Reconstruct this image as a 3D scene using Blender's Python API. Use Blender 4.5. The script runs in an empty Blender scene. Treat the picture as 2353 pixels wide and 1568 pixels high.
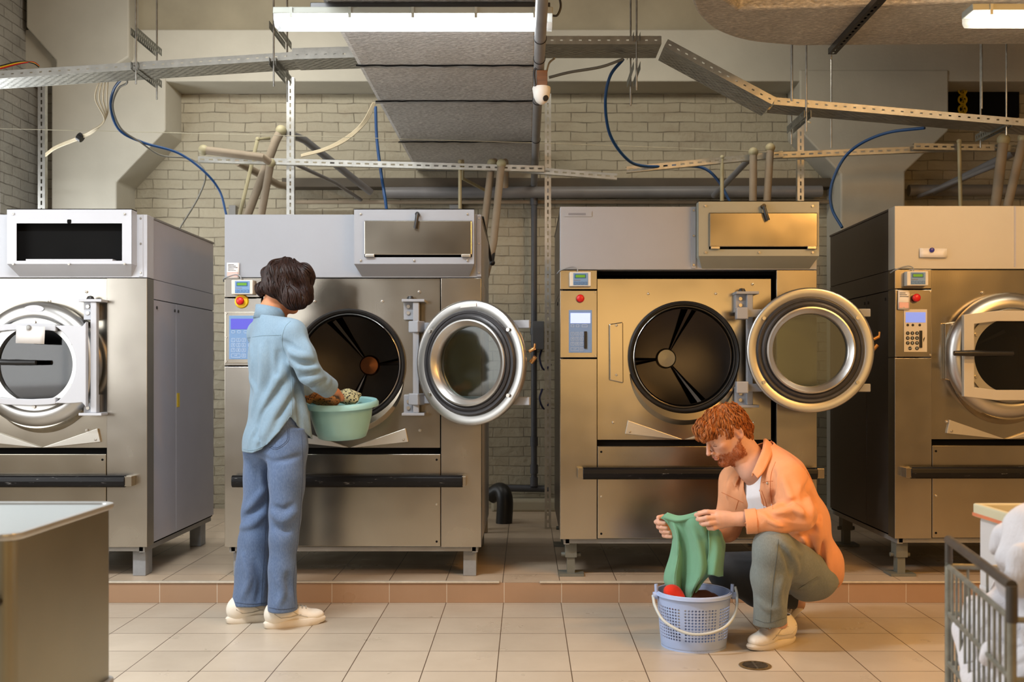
import bpy, bmesh, math, random
import numpy as np
from mathutils import Vector, Matrix, Euler
random.seed(7); PI = math.pi
SC = bpy.context.scene
COL = SC.collection
# ------------------------------------------------------------------ camera
F = 2366.0; CX = 1209.0; CY = 854.0; EYE = 1.21      # focal length in pixels, vanishing point, eye height
cd = bpy.data.cameras.new('camera'); cam = bpy.data.objects.new('camera', cd); COL.objects.link(cam)
cam.location = (0, 0, EYE); cam.rotation_euler = (PI/2, 0, 0)
cd.sensor_width = 36; cd.lens = 36*F/2353
cd.shift_x = -(CX-1176.5)/2353; cd.shift_y = (CY-784)/2353
cd.clip_start = .05; cd.clip_end = 60
cd.dof.use_dof = True; cd.dof.focus_distance = 5.0; cd.dof.aperture_fstop = 4.0
SC.camera = cam
# ------------------------------------------------------------------ world and light
SC.view_settings.view_transform = 'Standard'; SC.view_settings.look = 'None'
SC.view_settings.gamma = 1; SC.view_settings.use_curve_mapping = False
SC.view_settings.exposure = 0.0
SC.cycles.use_denoising = True
SC.cycles.max_bounces = 6; SC.cycles.diffuse_bounces = 3; SC.cycles.glossy_bounces = 4
SC.cycles.transmission_bounces = 6; SC.cycles.transparent_max_bounces = 12
SC.cycles.sample_clamp_indirect = 6.0; SC.cycles.caustics_reflective = False; SC.cycles.caustics_refractive = False
wd = bpy.data.worlds.new('world'); SC.world = wd; wd.use_nodes = True
wd.node_tree.nodes['Background'].inputs[0].default_value = (.80, .86, 1, 1)
wd.node_tree.nodes['Background'].inputs[1].default_value = .9
def area(name, loc, rot, sx, sy, power, col):
    l = bpy.data.lights.new(name, 'AREA'); l.shape = 'RECTANGLE'; l.size = sx; l.size_y = sy
    l.energy = power; l.color = col
    o = bpy.data.objects.new(name, l); COL.objects.link(o); o.location = loc; o.rotation_euler = rot
    return o
# daylight through the tall windows of the left wall, warm lamps on the right, unseen fill lights added
area('window_daylight', (-3.74, 3.3, 2.05), (0, math.radians(-90), 0), 1.9, 2.6, 44, (.92, .97, 1))
area('window_daylight', (-3.72, 7.05, 1.75), (0, math.radians(-90), 0), 1.4, .9, 30, (.95, .98, 1))
area('added_rear_light', (-3.1, -2.7, 1.9), (math.radians(90), 0, 0), 1.3, 1.5, 24, (.97, .98, 1))  # added unseen light, placed for reflections in the left machines' steel
area('added_overhead_light', (-1.7, 3.3, 3.3), (0, 0, 0), 1.3, .16, 114, (.95, .98, 1))  # added area light without a fixture, brightens floor and machines
area('added_overhead_light', (-.8, 1.3, 3.5), (0, 0, 0), 1.6, .5, 22, (1, .96, .90))  # added overhead fill, no fixture there
area('added_overhead_light', (-1.9, 6.6, 3.6), (math.radians(55), 0, 0), 1.3, .16, 22, (1, .97, .90))  # added light tilted to brighten the left of the back wall
area('added_overhead_light', (1.0, 6.6, 3.6), (math.radians(50), 0, 0), 1.3, .16, 12, (1, .92, .78))  # added light tilted to brighten the right of the back wall
area('warm_lamp', (3.3, .9, 3.1), (math.radians(24), math.radians(20), 0), 1.4, .3, 92, (1, .50, .13))
area('warm_lamp', (2.3, 3.4, 3.0), (0, math.radians(4), 0), 1.3, .2, 52, (1, .50, .13))
area('added_warm_panel', (1.6, -2.8, 1.8), (math.radians(90), 0, 0), 3.4, 1.5, 40, (1, .62, .24))  # unseen warm panel added so the steel fronts reflect gold

def P(px, py, Y):
    return Vector(((px-CX)*Y/F, Y, EYE-(py-CY)*Y/F))
# ------------------------------------------------------------------ materials
def nt(name):
    m = bpy.data.materials.new(name); m.use_nodes = True
    n = m.node_tree.nodes; return m, n, m.node_tree.links, n['Principled BSDF']
def lk(L, a, b): L.new(a, b)
def texco(n, kind='Object'):
    return n.new('ShaderNodeTexCoord').outputs[kind]
def noise(n, L, vec, scale, detail=3, stretch=None, rough=.55):
    if stretch:
        mp = n.new('ShaderNodeMapping'); mp.inputs['Scale'].default_value = stretch
        L.new(vec, mp.inputs['Vector']); vec = mp.outputs['Vector']
    t = n.new('ShaderNodeTexNoise'); t.inputs['Scale'].default_value = scale
    t.inputs['Detail'].default_value = detail; t.inputs['Roughness'].default_value = rough
    L.new(vec, t.inputs['Vector']); return t.outputs['Fac']
def ramp(n, L, fac, stops):
    r = n.new('ShaderNodeValToRGB'); e = r.color_ramp.elements
    while len(e) < len(stops): e.new(.5)
    for i, (p, c) in enumerate(stops):
        e[i].position = p; e[i].color = c if len(c) == 4 else (*c, 1)
    L.new(fac, r.inputs['Fac']); return r.outputs['Color']
def math_(n, L, op, a, b=None, c=None):
    m = n.new('ShaderNodeMath'); m.operation = op
    for i, v in enumerate((a, b, c)):
        if v is None: continue
        if isinstance(v, (int, float)): m.inputs[i].default_value = v
        else: L.new(v, m.inputs[i])
    return m.outputs[0]
def mixc(n, L, fac, a, b, mode='MIX'):
    m = n.new('ShaderNodeMix'); m.data_type = 'RGBA'; m.blend_type = mode
    for s, v in ((0, fac), (6, a), (7, b)):
        if isinstance(v, (int, float)): m.inputs[s].default_value = v
        elif isinstance(v, tuple): m.inputs[s].default_value = v if len(v) == 4 else (*v, 1)
        else: L.new(v, m.inputs[s])
    return m.outputs[2]
def bump(n, L, h, strength, dist, prev=None):
    b = n.new('ShaderNodeBump'); b.inputs['Strength'].default_value = strength; b.inputs['Distance'].default_value = dist
    L.new(h, b.inputs['Height'])
    if prev is not None: L.new(prev, b.inputs['Normal'])
    return b.outputs['Normal']
def S(v): return tuple((x/12.92 if x <= .04045 else ((x+.055)/1.055)**2.4) for x in [c/255 for c in v])   # display colour to linear
def mat(name, col, rough=.5, metal=0, var=.12, vs=6, bmp=0, bs=60, stretch=None, spec=.5, rvar=0, sheen=0):
    m, n, L, b = nt(name); co = texco(n)
    f = noise(n, L, co, vs, 4, stretch)
    d = tuple(max(0, c*(1-var)) for c in col); l = tuple(min(1, c*(1+var)) for c in col)
    lk(L, ramp(n, L, f, [(.3, d), (.7, l)]), b.inputs['Base Color'])
    b.inputs['Roughness'].default_value = rough; b.inputs['Metallic'].default_value = metal
    b.inputs['Specular IOR Level'].default_value = spec
    if rvar:
        lk(L, ramp(n, L, noise(n, L, co, vs*2.3, 4, stretch), [(.3, (rough-rvar,)*3), (.75, (rough+rvar,)*3)]), b.inputs['Roughness'])
    if bmp:
        lk(L, bump(n, L, noise(n, L, co, bs, 3), bmp, .01), b.inputs['Normal'])
    if sheen:
        b.inputs['Sheen Weight'].default_value = sheen
    return m
def emit(name, col, s):
    m, n, L, b = nt(name)
    b.inputs['Base Color'].default_value = (*col, 1); b.inputs['Emission Color'].default_value = (*col, 1)
    b.inputs['Emission Strength'].default_value = s; b.inputs['Roughness'].default_value = .3; return m
def steel(name, col, rough=.32, grain=(1, 1, 60), var=.10, stain=.12, aniso=0):
    m, n, L, b = nt(name); co = texco(n)
    f = noise(n, L, co, 2.6, 3, None, .5); g = noise(n, L, co, 14, 2, grain)
    c1 = tuple(c*(1-var-stain) for c in col); c2 = tuple(min(1, c*(1+var)) for c in col)
    base = ramp(n, L, f, [(.2, c1), (.8, c2)])
    sc = ramp(n, L, noise(n, L, co, 30, 5, (1, 1, .35), .7), [(.66, (0, 0, 0)), (.74, (1, 1, 1))])
    lk(L, mixc(n, L, math_(n, L, 'MULTIPLY', sc, .22), base, tuple(min(1, c*1.5) for c in col)), b.inputs['Base Color'])
    b.inputs['Metallic'].default_value = 1
    r = math_(n, L, 'ADD', math_(n, L, 'MULTIPLY', f, .14), rough-.07)
    lk(L, r, b.inputs['Roughness'])
    lk(L, bump(n, L, g, .02, .003, bump(n, L, noise(n, L, co, 1.8, 2), .16, .03)), b.inputs['Normal'])
    return m
M = {}
M['steel'] = steel('brushed_steel', (.44, .41, .36), .25)
M['steel_plate'] = steel('worn_steel_plate', (.46, .42, .35), .23, (20, 1, 1), .08, .10)
M['steel_dark'] = steel('dark_drum_steel', (.085, .074, .066), .25, (1, 1, 1), .15, .1)
M['chrome'] = mat('polished_steel', (.72, .71, .69), .17, 1, .05)
M['ring_steel'] = steel('satin_ring_steel', (.56, .555, .54), .34, (1, 1, 1), .06, .06)
M['paint'] = mat('light_grey_enamel', S((154, 158, 166)), .38, 0, .03, 3, .03, 30)
M['paint_green'] = mat('grey_green_enamel', S((150, 153, 143)), .38, 0, .03, 3)
M['paint_beige'] = mat('beige_enamel', S((188, 182, 168)), .38, 0, .03, 3)
M['paint_white'] = mat('white_grey_enamel', S((192, 195, 202)), .35, 0, .03, 3)
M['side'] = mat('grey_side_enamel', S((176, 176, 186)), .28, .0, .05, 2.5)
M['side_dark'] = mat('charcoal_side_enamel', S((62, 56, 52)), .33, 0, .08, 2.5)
M['black'] = mat('black_rubber', (.013, .013, .014), .42, 0, .2)
M['black_metal'] = mat('black_painted_metal', (.012, .012, .013), .35, 0, .2)
M['hollow'] = mat('dark_interior', (.005, .005, .005), .8, 0, .1, 6, 0, 60, None, .1)
M['frame'] = mat('frame_grey_steel', S((150, 150, 148)), .45, .3, .1, 9)
M['leg'] = mat('leg_grey_paint', S((140, 144, 148)), .5, 0, .12, 14)
M['leg_dark'] = mat('leg_green_grey_paint', S((108, 110, 102)), .5, 0, .12, 14)
M['galv'] = mat('galvanised_steel', (.50, .50, .47), .40, .85, .22, 22, .03, 60, None, .5, .08)
M['bolt'] = mat('bolt_steel', (.55, .52, .47), .32, 1, .1)
M['cream'] = mat('cream_plastic', S((214, 210, 200)), .45, 0, .03)
M['deflector'] = mat('dull_pale_steel', (.62, .60, .55), .38, .8, .06)
M['red'] = mat('red_plastic', S((200, 24, 26)), .32, 0, .04)
M['yellow'] = mat('yellow_plastic', S((232, 196, 30)), .4, 0, .05)
M['panel_blue'] = mat('blue_membrane', S((120, 152, 200)), .4, 0, .02)
M['panel_light'] = mat('pale_blue_membrane', S((112, 146, 188)), .4, 0, .02)
M['panel_grey'] = mat('grey_membrane', S((206, 200, 188)), .4, 0, .02)
M['key_line'] = mat('key_outline', S((196, 214, 236)), .4, 0, .02)
M['key_dark'] = mat('key_black', S((30, 32, 36)), .4, 0, .02)
M['key_blue'] = mat('key_navy', S((44, 92, 142)), .4, 0, .02)
M['lcd'] = emit('lit_lcd', S((84, 82, 190)), .22)
M['lcd_bright'] = emit('bright_lcd', S((176, 196, 255)), .8)
M['lcd_sky'] = emit('sky_lcd', S((120, 146, 236)), .6)
M['lcd_green'] = emit('green_lcd', S((88, 140, 40)), .35)
M['paper'] = mat('white_paper', S((226, 224, 222)), .7, 0, .02)
M['paper_pink'] = mat('pink_print', S((226, 180, 172)), .7, 0, .04)
M['print'] = mat('grey_print', S((120, 122, 130)), .7, 0, .05)
M['blue_magnet'] = mat('blue_magnet', S((40, 42, 140)), .3, 0, .05)
M['blue_navy'] = mat('navy_cable', S((24, 30, 72)), .5)
M['copper'] = mat('brass_fitting', (.55, .30, .12), .3, 1, .1)
def glass(name, tint, alpha):
    m, n, L, b = nt(name); out = n['Material Output']
    tr = n.new('ShaderNodeBsdfTransparent'); tr.inputs[0].default_value = (*tint, 1)
    gl = n.new('ShaderNodeBsdfGlossy'); gl.inputs['Roughness'].default_value = .06
    fr = n.new('ShaderNodeFresnel'); fr.inputs[0].default_value = 1.28
    mx = n.new('ShaderNodeMixShader'); f = math_(n, L, 'ADD', fr.outputs[0], alpha)
    L.new(f, mx.inputs[0]); L.new(tr.outputs[0], mx.inputs[1]); L.new(gl.outputs[0], mx.inputs[2])
    L.new(mx.outputs[0], out.inputs[0]); return m
M['glass'] = glass('door_glass', (.62, .66, .63), .02)
M['glass_dark'] = glass('dark_door_glass', (.35, .36, .36), .05)

# ------------------------------------------------------------------ mesh builder
class MB:
    def __init__(s): s.v = []; s.f = []; s.mi = []; s.m = 0; s.T = Matrix.Identity(4); s.sm = []
    def add(s, vs, fs, smooth=False):
        k = len(s.v); s.v += [tuple(s.T @ Vector(p)) for p in vs]
        s.f += [tuple(k+i for i in f) for f in fs]; s.mi += [s.m]*len(fs); s.sm += [smooth]*len(fs); return s
    def box(s, x0, x1, y0, y1, z0, z1):
        return s.add([(x, y, z) for x in (x0, x1) for y in (y0, y1) for z in (z0, z1)],
                     [(0, 1, 3, 2), (4, 6, 7, 5), (0, 4, 5, 1), (2, 3, 7, 6), (0, 2, 6, 4), (1, 5, 7, 3)])
    def prism(s, poly, y0, y1, ax='y'):          # poly of (x,z), extruded along y (or of (y,z) along x, or (x,y) along z)
        n = len(poly)
        def q(a, b, t): return (a, t, b) if ax == 'y' else ((t, a, b) if ax == 'x' else (a, b, t))
        vs = [q(a, b, y0) for a, b in poly]+[q(a, b, y1) for a, b in poly]
        fs = [tuple(range(n)), tuple(range(2*n-1, n-1, -1))]+[(i, n+i, n+(i+1) % n, (i+1) % n) for i in range(n)]
        return s.add(vs, fs)
    def cyl(s, a, b, r, n=20, r2=None, cap=True):
        a = Vector(a); b = Vector(b); r2 = r if r2 is None else r2
        d = (b-a).normalized(); u = d.orthogonal().normalized(); w = d.cross(u)
        vs = [a+(u*math.cos(t)+w*math.sin(t))*r for t in [2*PI*i/n for i in range(n)]]
        vs += [b+(u*math.cos(t)+w*math.sin(t))*r2 for t in [2*PI*i/n for i in range(n)]]
        s.add(vs, [(i, (i+1) % n, n+(i+1) % n, n+i) for i in range(n)], True)
        if cap: s.add(vs, [tuple(range(n-1, -1, -1)), tuple(range(n, 2*n))])
        return s
    def tube(s, pts, r, n=10, cap=True):
        pts = [Vector(p) for p in pts]; m = len(pts); rs = r if isinstance(r, (list, tuple)) else [r]*m
        vs = []; u = None
        for i, p in enumerate(pts):
            d = (pts[min(i+1, m-1)]-pts[max(i-1, 0)])
            d = d.normalized() if d.length > 1e-9 else Vector((0, 0, 1))
            u = (d.orthogonal() if u is None else u-d*u.dot(d)); u = u.normalized() if u.length > 1e-6 else d.orthogonal().normalized()
            w = d.cross(u)
            vs += [p+(u*math.cos(t)+w*math.sin(t))*rs[i] for t in [2*PI*j/n for j in range(n)]]
        fs = [(i*n+j, i*n+(j+1) % n, (i+1)*n+(j+1) % n, (i+1)*n+j) for i in range(m-1) for j in range(n)]
        s.add(vs, fs, True)
        if cap: s.add([vs[j] for j in range(n)]+[vs[(m-1)*n+j] for j in range(n)], [tuple(range(n-1, -1, -1)), tuple(range(n, 2*n))])
        return s
    def lathe(s, prof, c=(0, 0, 0), ax='y', n=64, a0=0, a1=2*PI, close=False):   # prof: (radius, along axis)
        c = Vector(c); m = len(prof); full = abs(a1-a0-2*PI) < 1e-6; k = n if full else n+1
        vs = []
        for i in range(k):
            t = a0+(a1-a0)*i/n; ct, st = math.cos(t), math.sin(t)
            for r, h in prof:
                vs.append(c+Vector((r*ct, h, r*st) if ax == 'y' else ((r*ct, r*st, h) if ax == 'z' else (h, r*ct, r*st))))
        fs = []
        mm = m if close else m-1
        for i in range(n):
            i2 = (i+1) % k
            for j in range(mm):
                j2 = (j+1) % m; fs.append((i*m+j, i*m+j2, i2*m+j2, i2*m+j))
        return s.add(vs, fs, True)
    def disc(s, c, r, y, n=48):
        return s.add([(c[0]+r*math.cos(2*PI*i/n), y, c[1]+r*math.sin(2*PI*i/n)) for i in range(n)], [tuple(range(n))])
    def sphere(s, c, r, n=16, sc=(1, 1, 1)):
        prof = [(max(1e-4, r*math.sin(PI*i/n)), -r*math.cos(PI*i/n)) for i in range(n+1)]
        k = len(s.v); s.lathe(prof, (0, 0, 0), 'z', n*2)
        T = s.T
        for i in range(k, len(s.v)):
            p = T.inverted() @ Vector(s.v[i])
            s.v[i] = tuple(T @ Vector((p.x*sc[0]+c[0], p.y*sc[1]+c[1], p.z*sc[2]+c[2])))
        return s
    def plate_hole(s, x0, x1, z0, z1, cx, cz, r, y0, y1, n=64):     # flat plate with a round hole
        def sq(t):
            dx, dz = math.cos(t), math.sin(t); k = []
            if dx > 1e-9: k.append((x1-cx)/dx)
            if dx < -1e-9: k.append((x0-cx)/dx)
            if dz > 1e-9: k.append((z1-cz)/dz)
            if dz < -1e-9: k.append((z0-cz)/dz)
            k = min(k); return (cx+dx*k, cz+dz*k)
        A = sorted([2*PI*i/n for i in range(n)]+[math.atan2(z-cz, x-cx) % (2*PI) for x in (x0, x1) for z in (z0, z1)]); n = len(A)
        O = [sq(t) for t in A]; I = [(cx+r*math.cos(t), cz+r*math.sin(t)) for t in A]
        vs = [(x, y0, z) for x, z in O]+[(x, y0, z) for x, z in I]+[(x, y1, z) for x, z in O]+[(x, y1, z) for x, z in I]
        fs = []
        for i in range(n):
            j = (i+1) % n
            fs += [(i, n+i, n+j, j), (2*n+i, 2*n+j, 3*n+j, 3*n+i), (i, j, 2*n+j, 2*n+i), (n+i, 3*n+i, 3*n+j, n+j)]
        return s.add(vs, fs)
    def text(s, body, x, z, y, size):
        cu = bpy.data.curves.new('t', 'FONT'); cu.body = body; cu.size = size; cu.align_x = 'CENTER'; cu.align_y = 'CENTER'; cu.resolution_u = 2
        o = bpy.data.objects.new('t', cu); me = bpy.data.meshes.new_from_object(o)
        s.add([(x+v.co.x, y, z+v.co.y) for v in me.vertices], [tuple(p.vertices) for p in me.polygons])
        bpy.data.objects.remove(o); bpy.data.curves.remove(cu); bpy.data.meshes.remove(me); return s
    def obj(s, name, mats, parent=None, bev=0, loc=None, flip=False):
        me = bpy.data.meshes.new(name); me.from_pydata(s.v, [], s.f)
        mats = mats if isinstance(mats, (list, tuple)) else [mats]
        for m in mats: me.materials.append(M[m] if isinstance(m, str) else m)
        me.polygons.foreach_set('material_index', s.mi); me.polygons.foreach_set('use_smooth', s.sm)
        bm = bmesh.new(); bm.from_mesh(me)
        bmesh.ops.remove_doubles(bm, verts=bm.verts, dist=1e-5)
        bmesh.ops.recalc_face_normals(bm, faces=bm.faces); bm.to_mesh(me); bm.free()
        me.update()
        o = bpy.data.objects.new(name, me); COL.objects.link(o)
        if parent is not None: o.parent = parent
        if loc is not None: o.location = loc
        if any(s.sm): e = o.modifiers.new('split', 'EDGE_SPLIT'); e.split_angle = math.radians(46)
        if bev:
            b = o.modifiers.new('bevel', 'BEVEL'); b.width = bev; b.segments = 2; b.limit_method = 'ANGLE'; b.angle_limit = math.radians(40)
            b.harden_normals = False
        return o
def tag(o, label, cat, group=None, kind=None):
    if label: o['label'] = label
    if cat: o['category'] = cat
    if group: o['group'] = group
    if kind: o['kind'] = kind
    return o
def empty(name, loc=(0, 0, 0), label=None, cat=None, group=None):
    o = bpy.data.objects.new(name, None); COL.objects.link(o); o.location = loc; o.empty_display_size = .1
    return tag(o, label, cat, group)
def struct(o): o['kind'] = 'structure'; return o
def spline(pts, k=8):            # Catmull-Rom through points
    pts = [Vector(p) for p in pts]; q = [pts[0]*2-pts[1]]+pts+[pts[-1]*2-pts[-2]]; out = []
    for i in range(1, len(q)-2):
        for j in range(k):
            t = j/k; a, b, c, d = q[i-1], q[i], q[i+1], q[i+2]
            out.append(.5*((2*b)+(c-a)*t+(2*a-5*b+4*c-d)*t*t+(3*b-a-3*c+d)*t**3))
    return out+[pts[-1]]
# ------------------------------------------------------------------ the room
def brick_mat(name, col, mortar, rot90=False, dirt=(.30, .23, .15)):
    m, n, L, b = nt(name); co = texco(n)
    sp = n.new('ShaderNodeSeparateXYZ'); L.new(co, sp.inputs[0])
    cb = n.new('ShaderNodeCombineXYZ'); L.new(sp.outputs[1 if rot90 else 0], cb.inputs[0]); L.new(sp.outputs[2], cb.inputs[1])
    nz = n.new('ShaderNodeTexNoise'); nz.inputs['Scale'].default_value = 4; L.new(co, nz.inputs['Vector'])
    ad = n.new('ShaderNodeMixRGB'); ad.blend_type = 'ADD'; ad.inputs[0].default_value = .03
    L.new(cb.outputs[0], ad.inputs[1]); L.new(nz.outputs['Color'], ad.inputs[2])
    br = n.new('ShaderNodeTexBrick'); L.new(ad.outputs[0], br.inputs['Vector'])
    for k, v in (('Scale', 1), ('Brick Width', .25), ('Row Height', .077), ('Mortar Size', .0048), ('Mortar Smooth', .75), ('Bias', 0)): br.inputs[k].default_value = v
    br.inputs['Color1'].default_value = (*[c*.93 for c in col], 1); br.inputs['Color2'].default_value = (*[min(1, c*1.06) for c in col], 1)
    br.inputs['Mortar'].default_value = (*mortar, 1)
    st = noise(n, L, co, 2.1, 6, (1, 1, 2.2), .65)
    d = math_(n, L, 'MULTIPLY', ramp(n, L, st, [(.52, (0, 0, 0)), (.74, (1, 1, 1))]), .55)
    c = mixc(n, L, d, br.outputs['Color'], dirt)
    # cracked mortar: dark only in some joints
    cr = ramp(n, L, noise(n, L, co, 9, 3), [(.5, (0, 0, 0)), (.62, (1, 1, 1))])
    c = mixc(n, L, math_(n, L, 'MULTIPLY', math_(n, L, 'MULTIPLY', cr, br.outputs['Fac']), .55), c, (.07, .055, .04))
    L.new(c, b.inputs['Base Color']); b.inputs['Roughness'].default_value = .62
    h = math_(n, L, 'ADD', math_(n, L, 'MULTIPLY', br.outputs['Fac'], -1), math_(n, L, 'MULTIPLY', noise(n, L, co, 26, 6), 1.1))
    L.new(bump(n, L, h, .6, .014), b.inputs['Normal']); return m
M['brick'] = brick_mat('painted_brick', S((176, 168, 146)), S((154, 146, 126)))
M['brick_side'] = brick_mat('painted_brick_grey', S((172, 170, 162)), S((138, 134, 126)), True, (.16, .15, .13))
M['plaster'] = mat('painted_plaster', S((188, 184, 170)), .7, 0, .07, 2.2, .35, 9)
M['plaster_dim'] = mat('old_plaster', S((168, 160, 138)), .75, 0, .12, 2.5, .3, 7)
M['ceil'] = mat('ceiling_concrete', S((120, 110, 92)), .85, 0, .2, 2)
M['wall_dim'] = mat('dim_far_wall', (.22, .17, .115), .8)
def tile_mat(name, x0, y0, col, grout, riser=False):
    m, n, L, b = nt(name); co = texco(n)
    sp = n.new('ShaderNodeSeparateXYZ'); L.new(co, sp.inputs[0]); cb = n.new('ShaderNodeCombineXYZ')
    L.new(math_(n, L, 'SUBTRACT', sp.outputs[0], x0-.3), cb.inputs[0])
    L.new(math_(n, L, 'SUBTRACT', sp.outputs[2 if riser else 1], y0-.3), cb.inputs[1])
    br = n.new('ShaderNodeTexBrick'); br.offset = 0; L.new(cb.outputs[0], br.inputs['Vector'])
    for k, v in (('Scale', 1), ('Brick Width', .3), ('Row Height', .3), ('Mortar Size', .0022), ('Mortar Smooth', .2), ('Bias', -.2)): br.inputs[k].default_value = v
    br.inputs['Color1'].default_value = (*[c*.93 for c in col], 1); br.inputs['Color2'].default_value = (*[min(1, c*1.06) for c in col], 1)
    br.inputs['Mortar'].default_value = (*grout, 1)
    f = ramp(n, L, noise(n, L, co, 3, 5), [(.3, (.88, .87, .86)), (.7, (1, 1, 1))])
    L.new(mixc(n, L, 1, br.outputs['Color'], f, 'MULTIPLY'), b.inputs['Base Color'])
    L.new(ramp(n, L, noise(n, L, co, 4, 4), [(.3, (.26,)*3), (.7, (.42,)*3)]), b.inputs['Roughness'])
    L.new(bump(n, L, math_(n, L, 'MULTIPLY', br.outputs['Fac'], -1), .5, .003), b.inputs['Normal']); return m
TX = -.118
M['tile'] = tile_mat('floor_tile', TX, 5.053, S((194, 183, 166)), S((92, 76, 62)))
M['tile_plat'] = tile_mat('platform_tile', TX-.005, 5.30, S((204, 184, 160)), S((92, 76, 62)))
M['tile_riser'] = tile_mat('riser_tile', TX+.003, -.15, S((172, 140, 112)), S((205, 190, 172)), True)
LX, RX, WY, CZ = -3.86, 5.2, 8.3, 4.13
struct(MB().box(LX-.2, RX+.2, -3.2, 5.40, -.12, 0).obj('floor', 'tile'))
mb = MB().box(LX-.2, RX+.2, 5.392, WY+.2, -.12, .105)
o = struct(mb.obj('floor_platform', 'tile_plat'))
struct(MB().box(LX, RX, 5.38, 5.3915, .001, .1045).obj('baseboard_step', 'tile_riser'))
M['edge'] = mat('tile_edge_profile', S((205, 196, 180)), .45, .3, .1, 25)
struct(MB().box(P(150, 0, 5.38).x, P(1148, 0, 5.38).x, 5.372, 5.40, .104, .1135).obj('trim_1', 'edge', None, .002))
struct(MB().box(P(1240, 0, 5.38).x, P(2500, 0, 5.38).x, 5.372, 5.40, .104, .1135).obj('trim_2', 'edge', None, .002))
struct(MB().box(LX-.2, RX+.2, WY, WY+.25, -.1, CZ+.1).obj('wall_back', 'brick'))
struct(MB().box(RX, RX+.2, -3.2, WY+.2, -.1, CZ+.1).obj('wall_right', 'plaster_dim'))
struct(MB().box(LX-.2, RX+.2, -3.25, -3.0, -.1, CZ+.1).obj('wall_front', 'wall_dim'))
struct(MB().box(LX-.2, RX+.2, -3.2, WY+.2, CZ, CZ+.15).obj('ceiling', 'ceil'))
# left wall with two window openings
mb = MB()
wins = [(.7, 4.7), (6.55, 7.56)]; zb, zt = .95, 3.1
mb.box(LX-.22, LX, -3.2, WY+.2, -.1, zb-.0); mb.box(LX-.22, LX, -3.2, WY+.2, zt, CZ+.1)
ys = [-3.2, .7, 4.7, 6.55, 7.56, WY+.2]
for i in range(0, 6, 2): mb.box(LX-.22, LX, ys[i], ys[i+1], zb, zt)
struct(mb.obj('wall_left', 'brick_side'))
M['pane'] = emit('bright_window_pane', (1, 1, 1), 1.6)
for k, (a, b) in enumerate(wins):
    t = 2.52 if k else zt
    if k: struct(MB().box(LX-.2, LX-.02, a, b, t, zt).obj('wall_left_infill', 'brick_side'))
    fr = MB()
    for z in (zb, (zb+t)/2, t-.05): fr.box(LX-.15, LX-.09, a, b, z, z+.05)
    for y in np.linspace(a, b-.05, 4 if not k else 3): fr.box(LX-.15, LX-.09, y, y+.05, zb, t)
    w = struct(fr.obj('window_%d' % (k+1), 'paint_white'))
    g = MB().box(LX-.13, LX-.12, a, b, zb, t).obj('window_pane', 'pane', w)
# pillars with corbels and head, carrying the long beam
YP = 7.93
def pil(name, pts_front, y0=YP, mt='plaster'):
    return struct(MB().prism([(P(x, y, y0).x, P(x, y, y0).z) for x, y in pts_front], y0, WY+.02).obj(name, mt, None, .012))
pil('pillar_left', [(118, 1300), (118, 130), (380, 150), (380, 300), (268, 418), (268, 1300)])
pil('pillar_right', [(1932, 1300), (1932, 400), (1838, 300), (1838, 160), (2180, 160), (2180, 300), (2080, 395), (2080, 1300)])
pil('pillar_head_left', [(128, 138), (60, 62), (60, -60), (296, -60), (296, 130), (240, 165), (128, 165)], 7.85)
zb0, zb1 = P(0, 186, YP).z, P(0, 66, YP).z
struct(MB().box(LX-.1, RX, YP+.012, WY+.02, zb0, zb1).obj('trim_beam', 'plaster', None, .01))
struct(MB().box(LX-.1, RX, YP+.12, WY+.02, zb1-.01, CZ+.02).obj('trim_upper_wall', 'plaster_dim', None, .008))
# dark niche high on the wall at the right, with a yellow chain hoist inside
x0, x1 = P(2182, 0, 8.22).x, P(2345, 0, 8.22).x; z0, z1 = P(0, 268, 8.22).z, P(0, 192, 8.22).z
t = struct(MB().box(x0, x1, 8.24, 8.31, z0, z1).obj('wall_niche', 'hollow'))
# ------------------------------------------------------------------ industrial washing machines
MY = 5.5; MS = F/MY; Z0 = .1055
def U(px): return (px-1287)/MS
def V(py): return EYE+(CY-py)/MS-Z0
MW = U(1877)
def ring(mb, c, r0, r1, y0, y1, n=72):
    return mb.lathe([(r0, y0), (r1, y0), (r1, y1), (r0, y1)], (c[0], 0, c[1]), 'y', n, close=True)
def bolt(parent, x, y, z, r=.0085, m='bolt'):
    return MB().cyl((x, y, z), (x, y-.007, z), r, 8).sphere((x, y-.006, z), r*.75, 6, (1, .6, 1)).obj('bolt', m, parent)
def screw(parent, x, y, z, m='bolt'): return MB().cyl((x, y+.002, z), (x, y-.004, z), .0062, 10, .005).obj('screw', m, parent)

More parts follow.
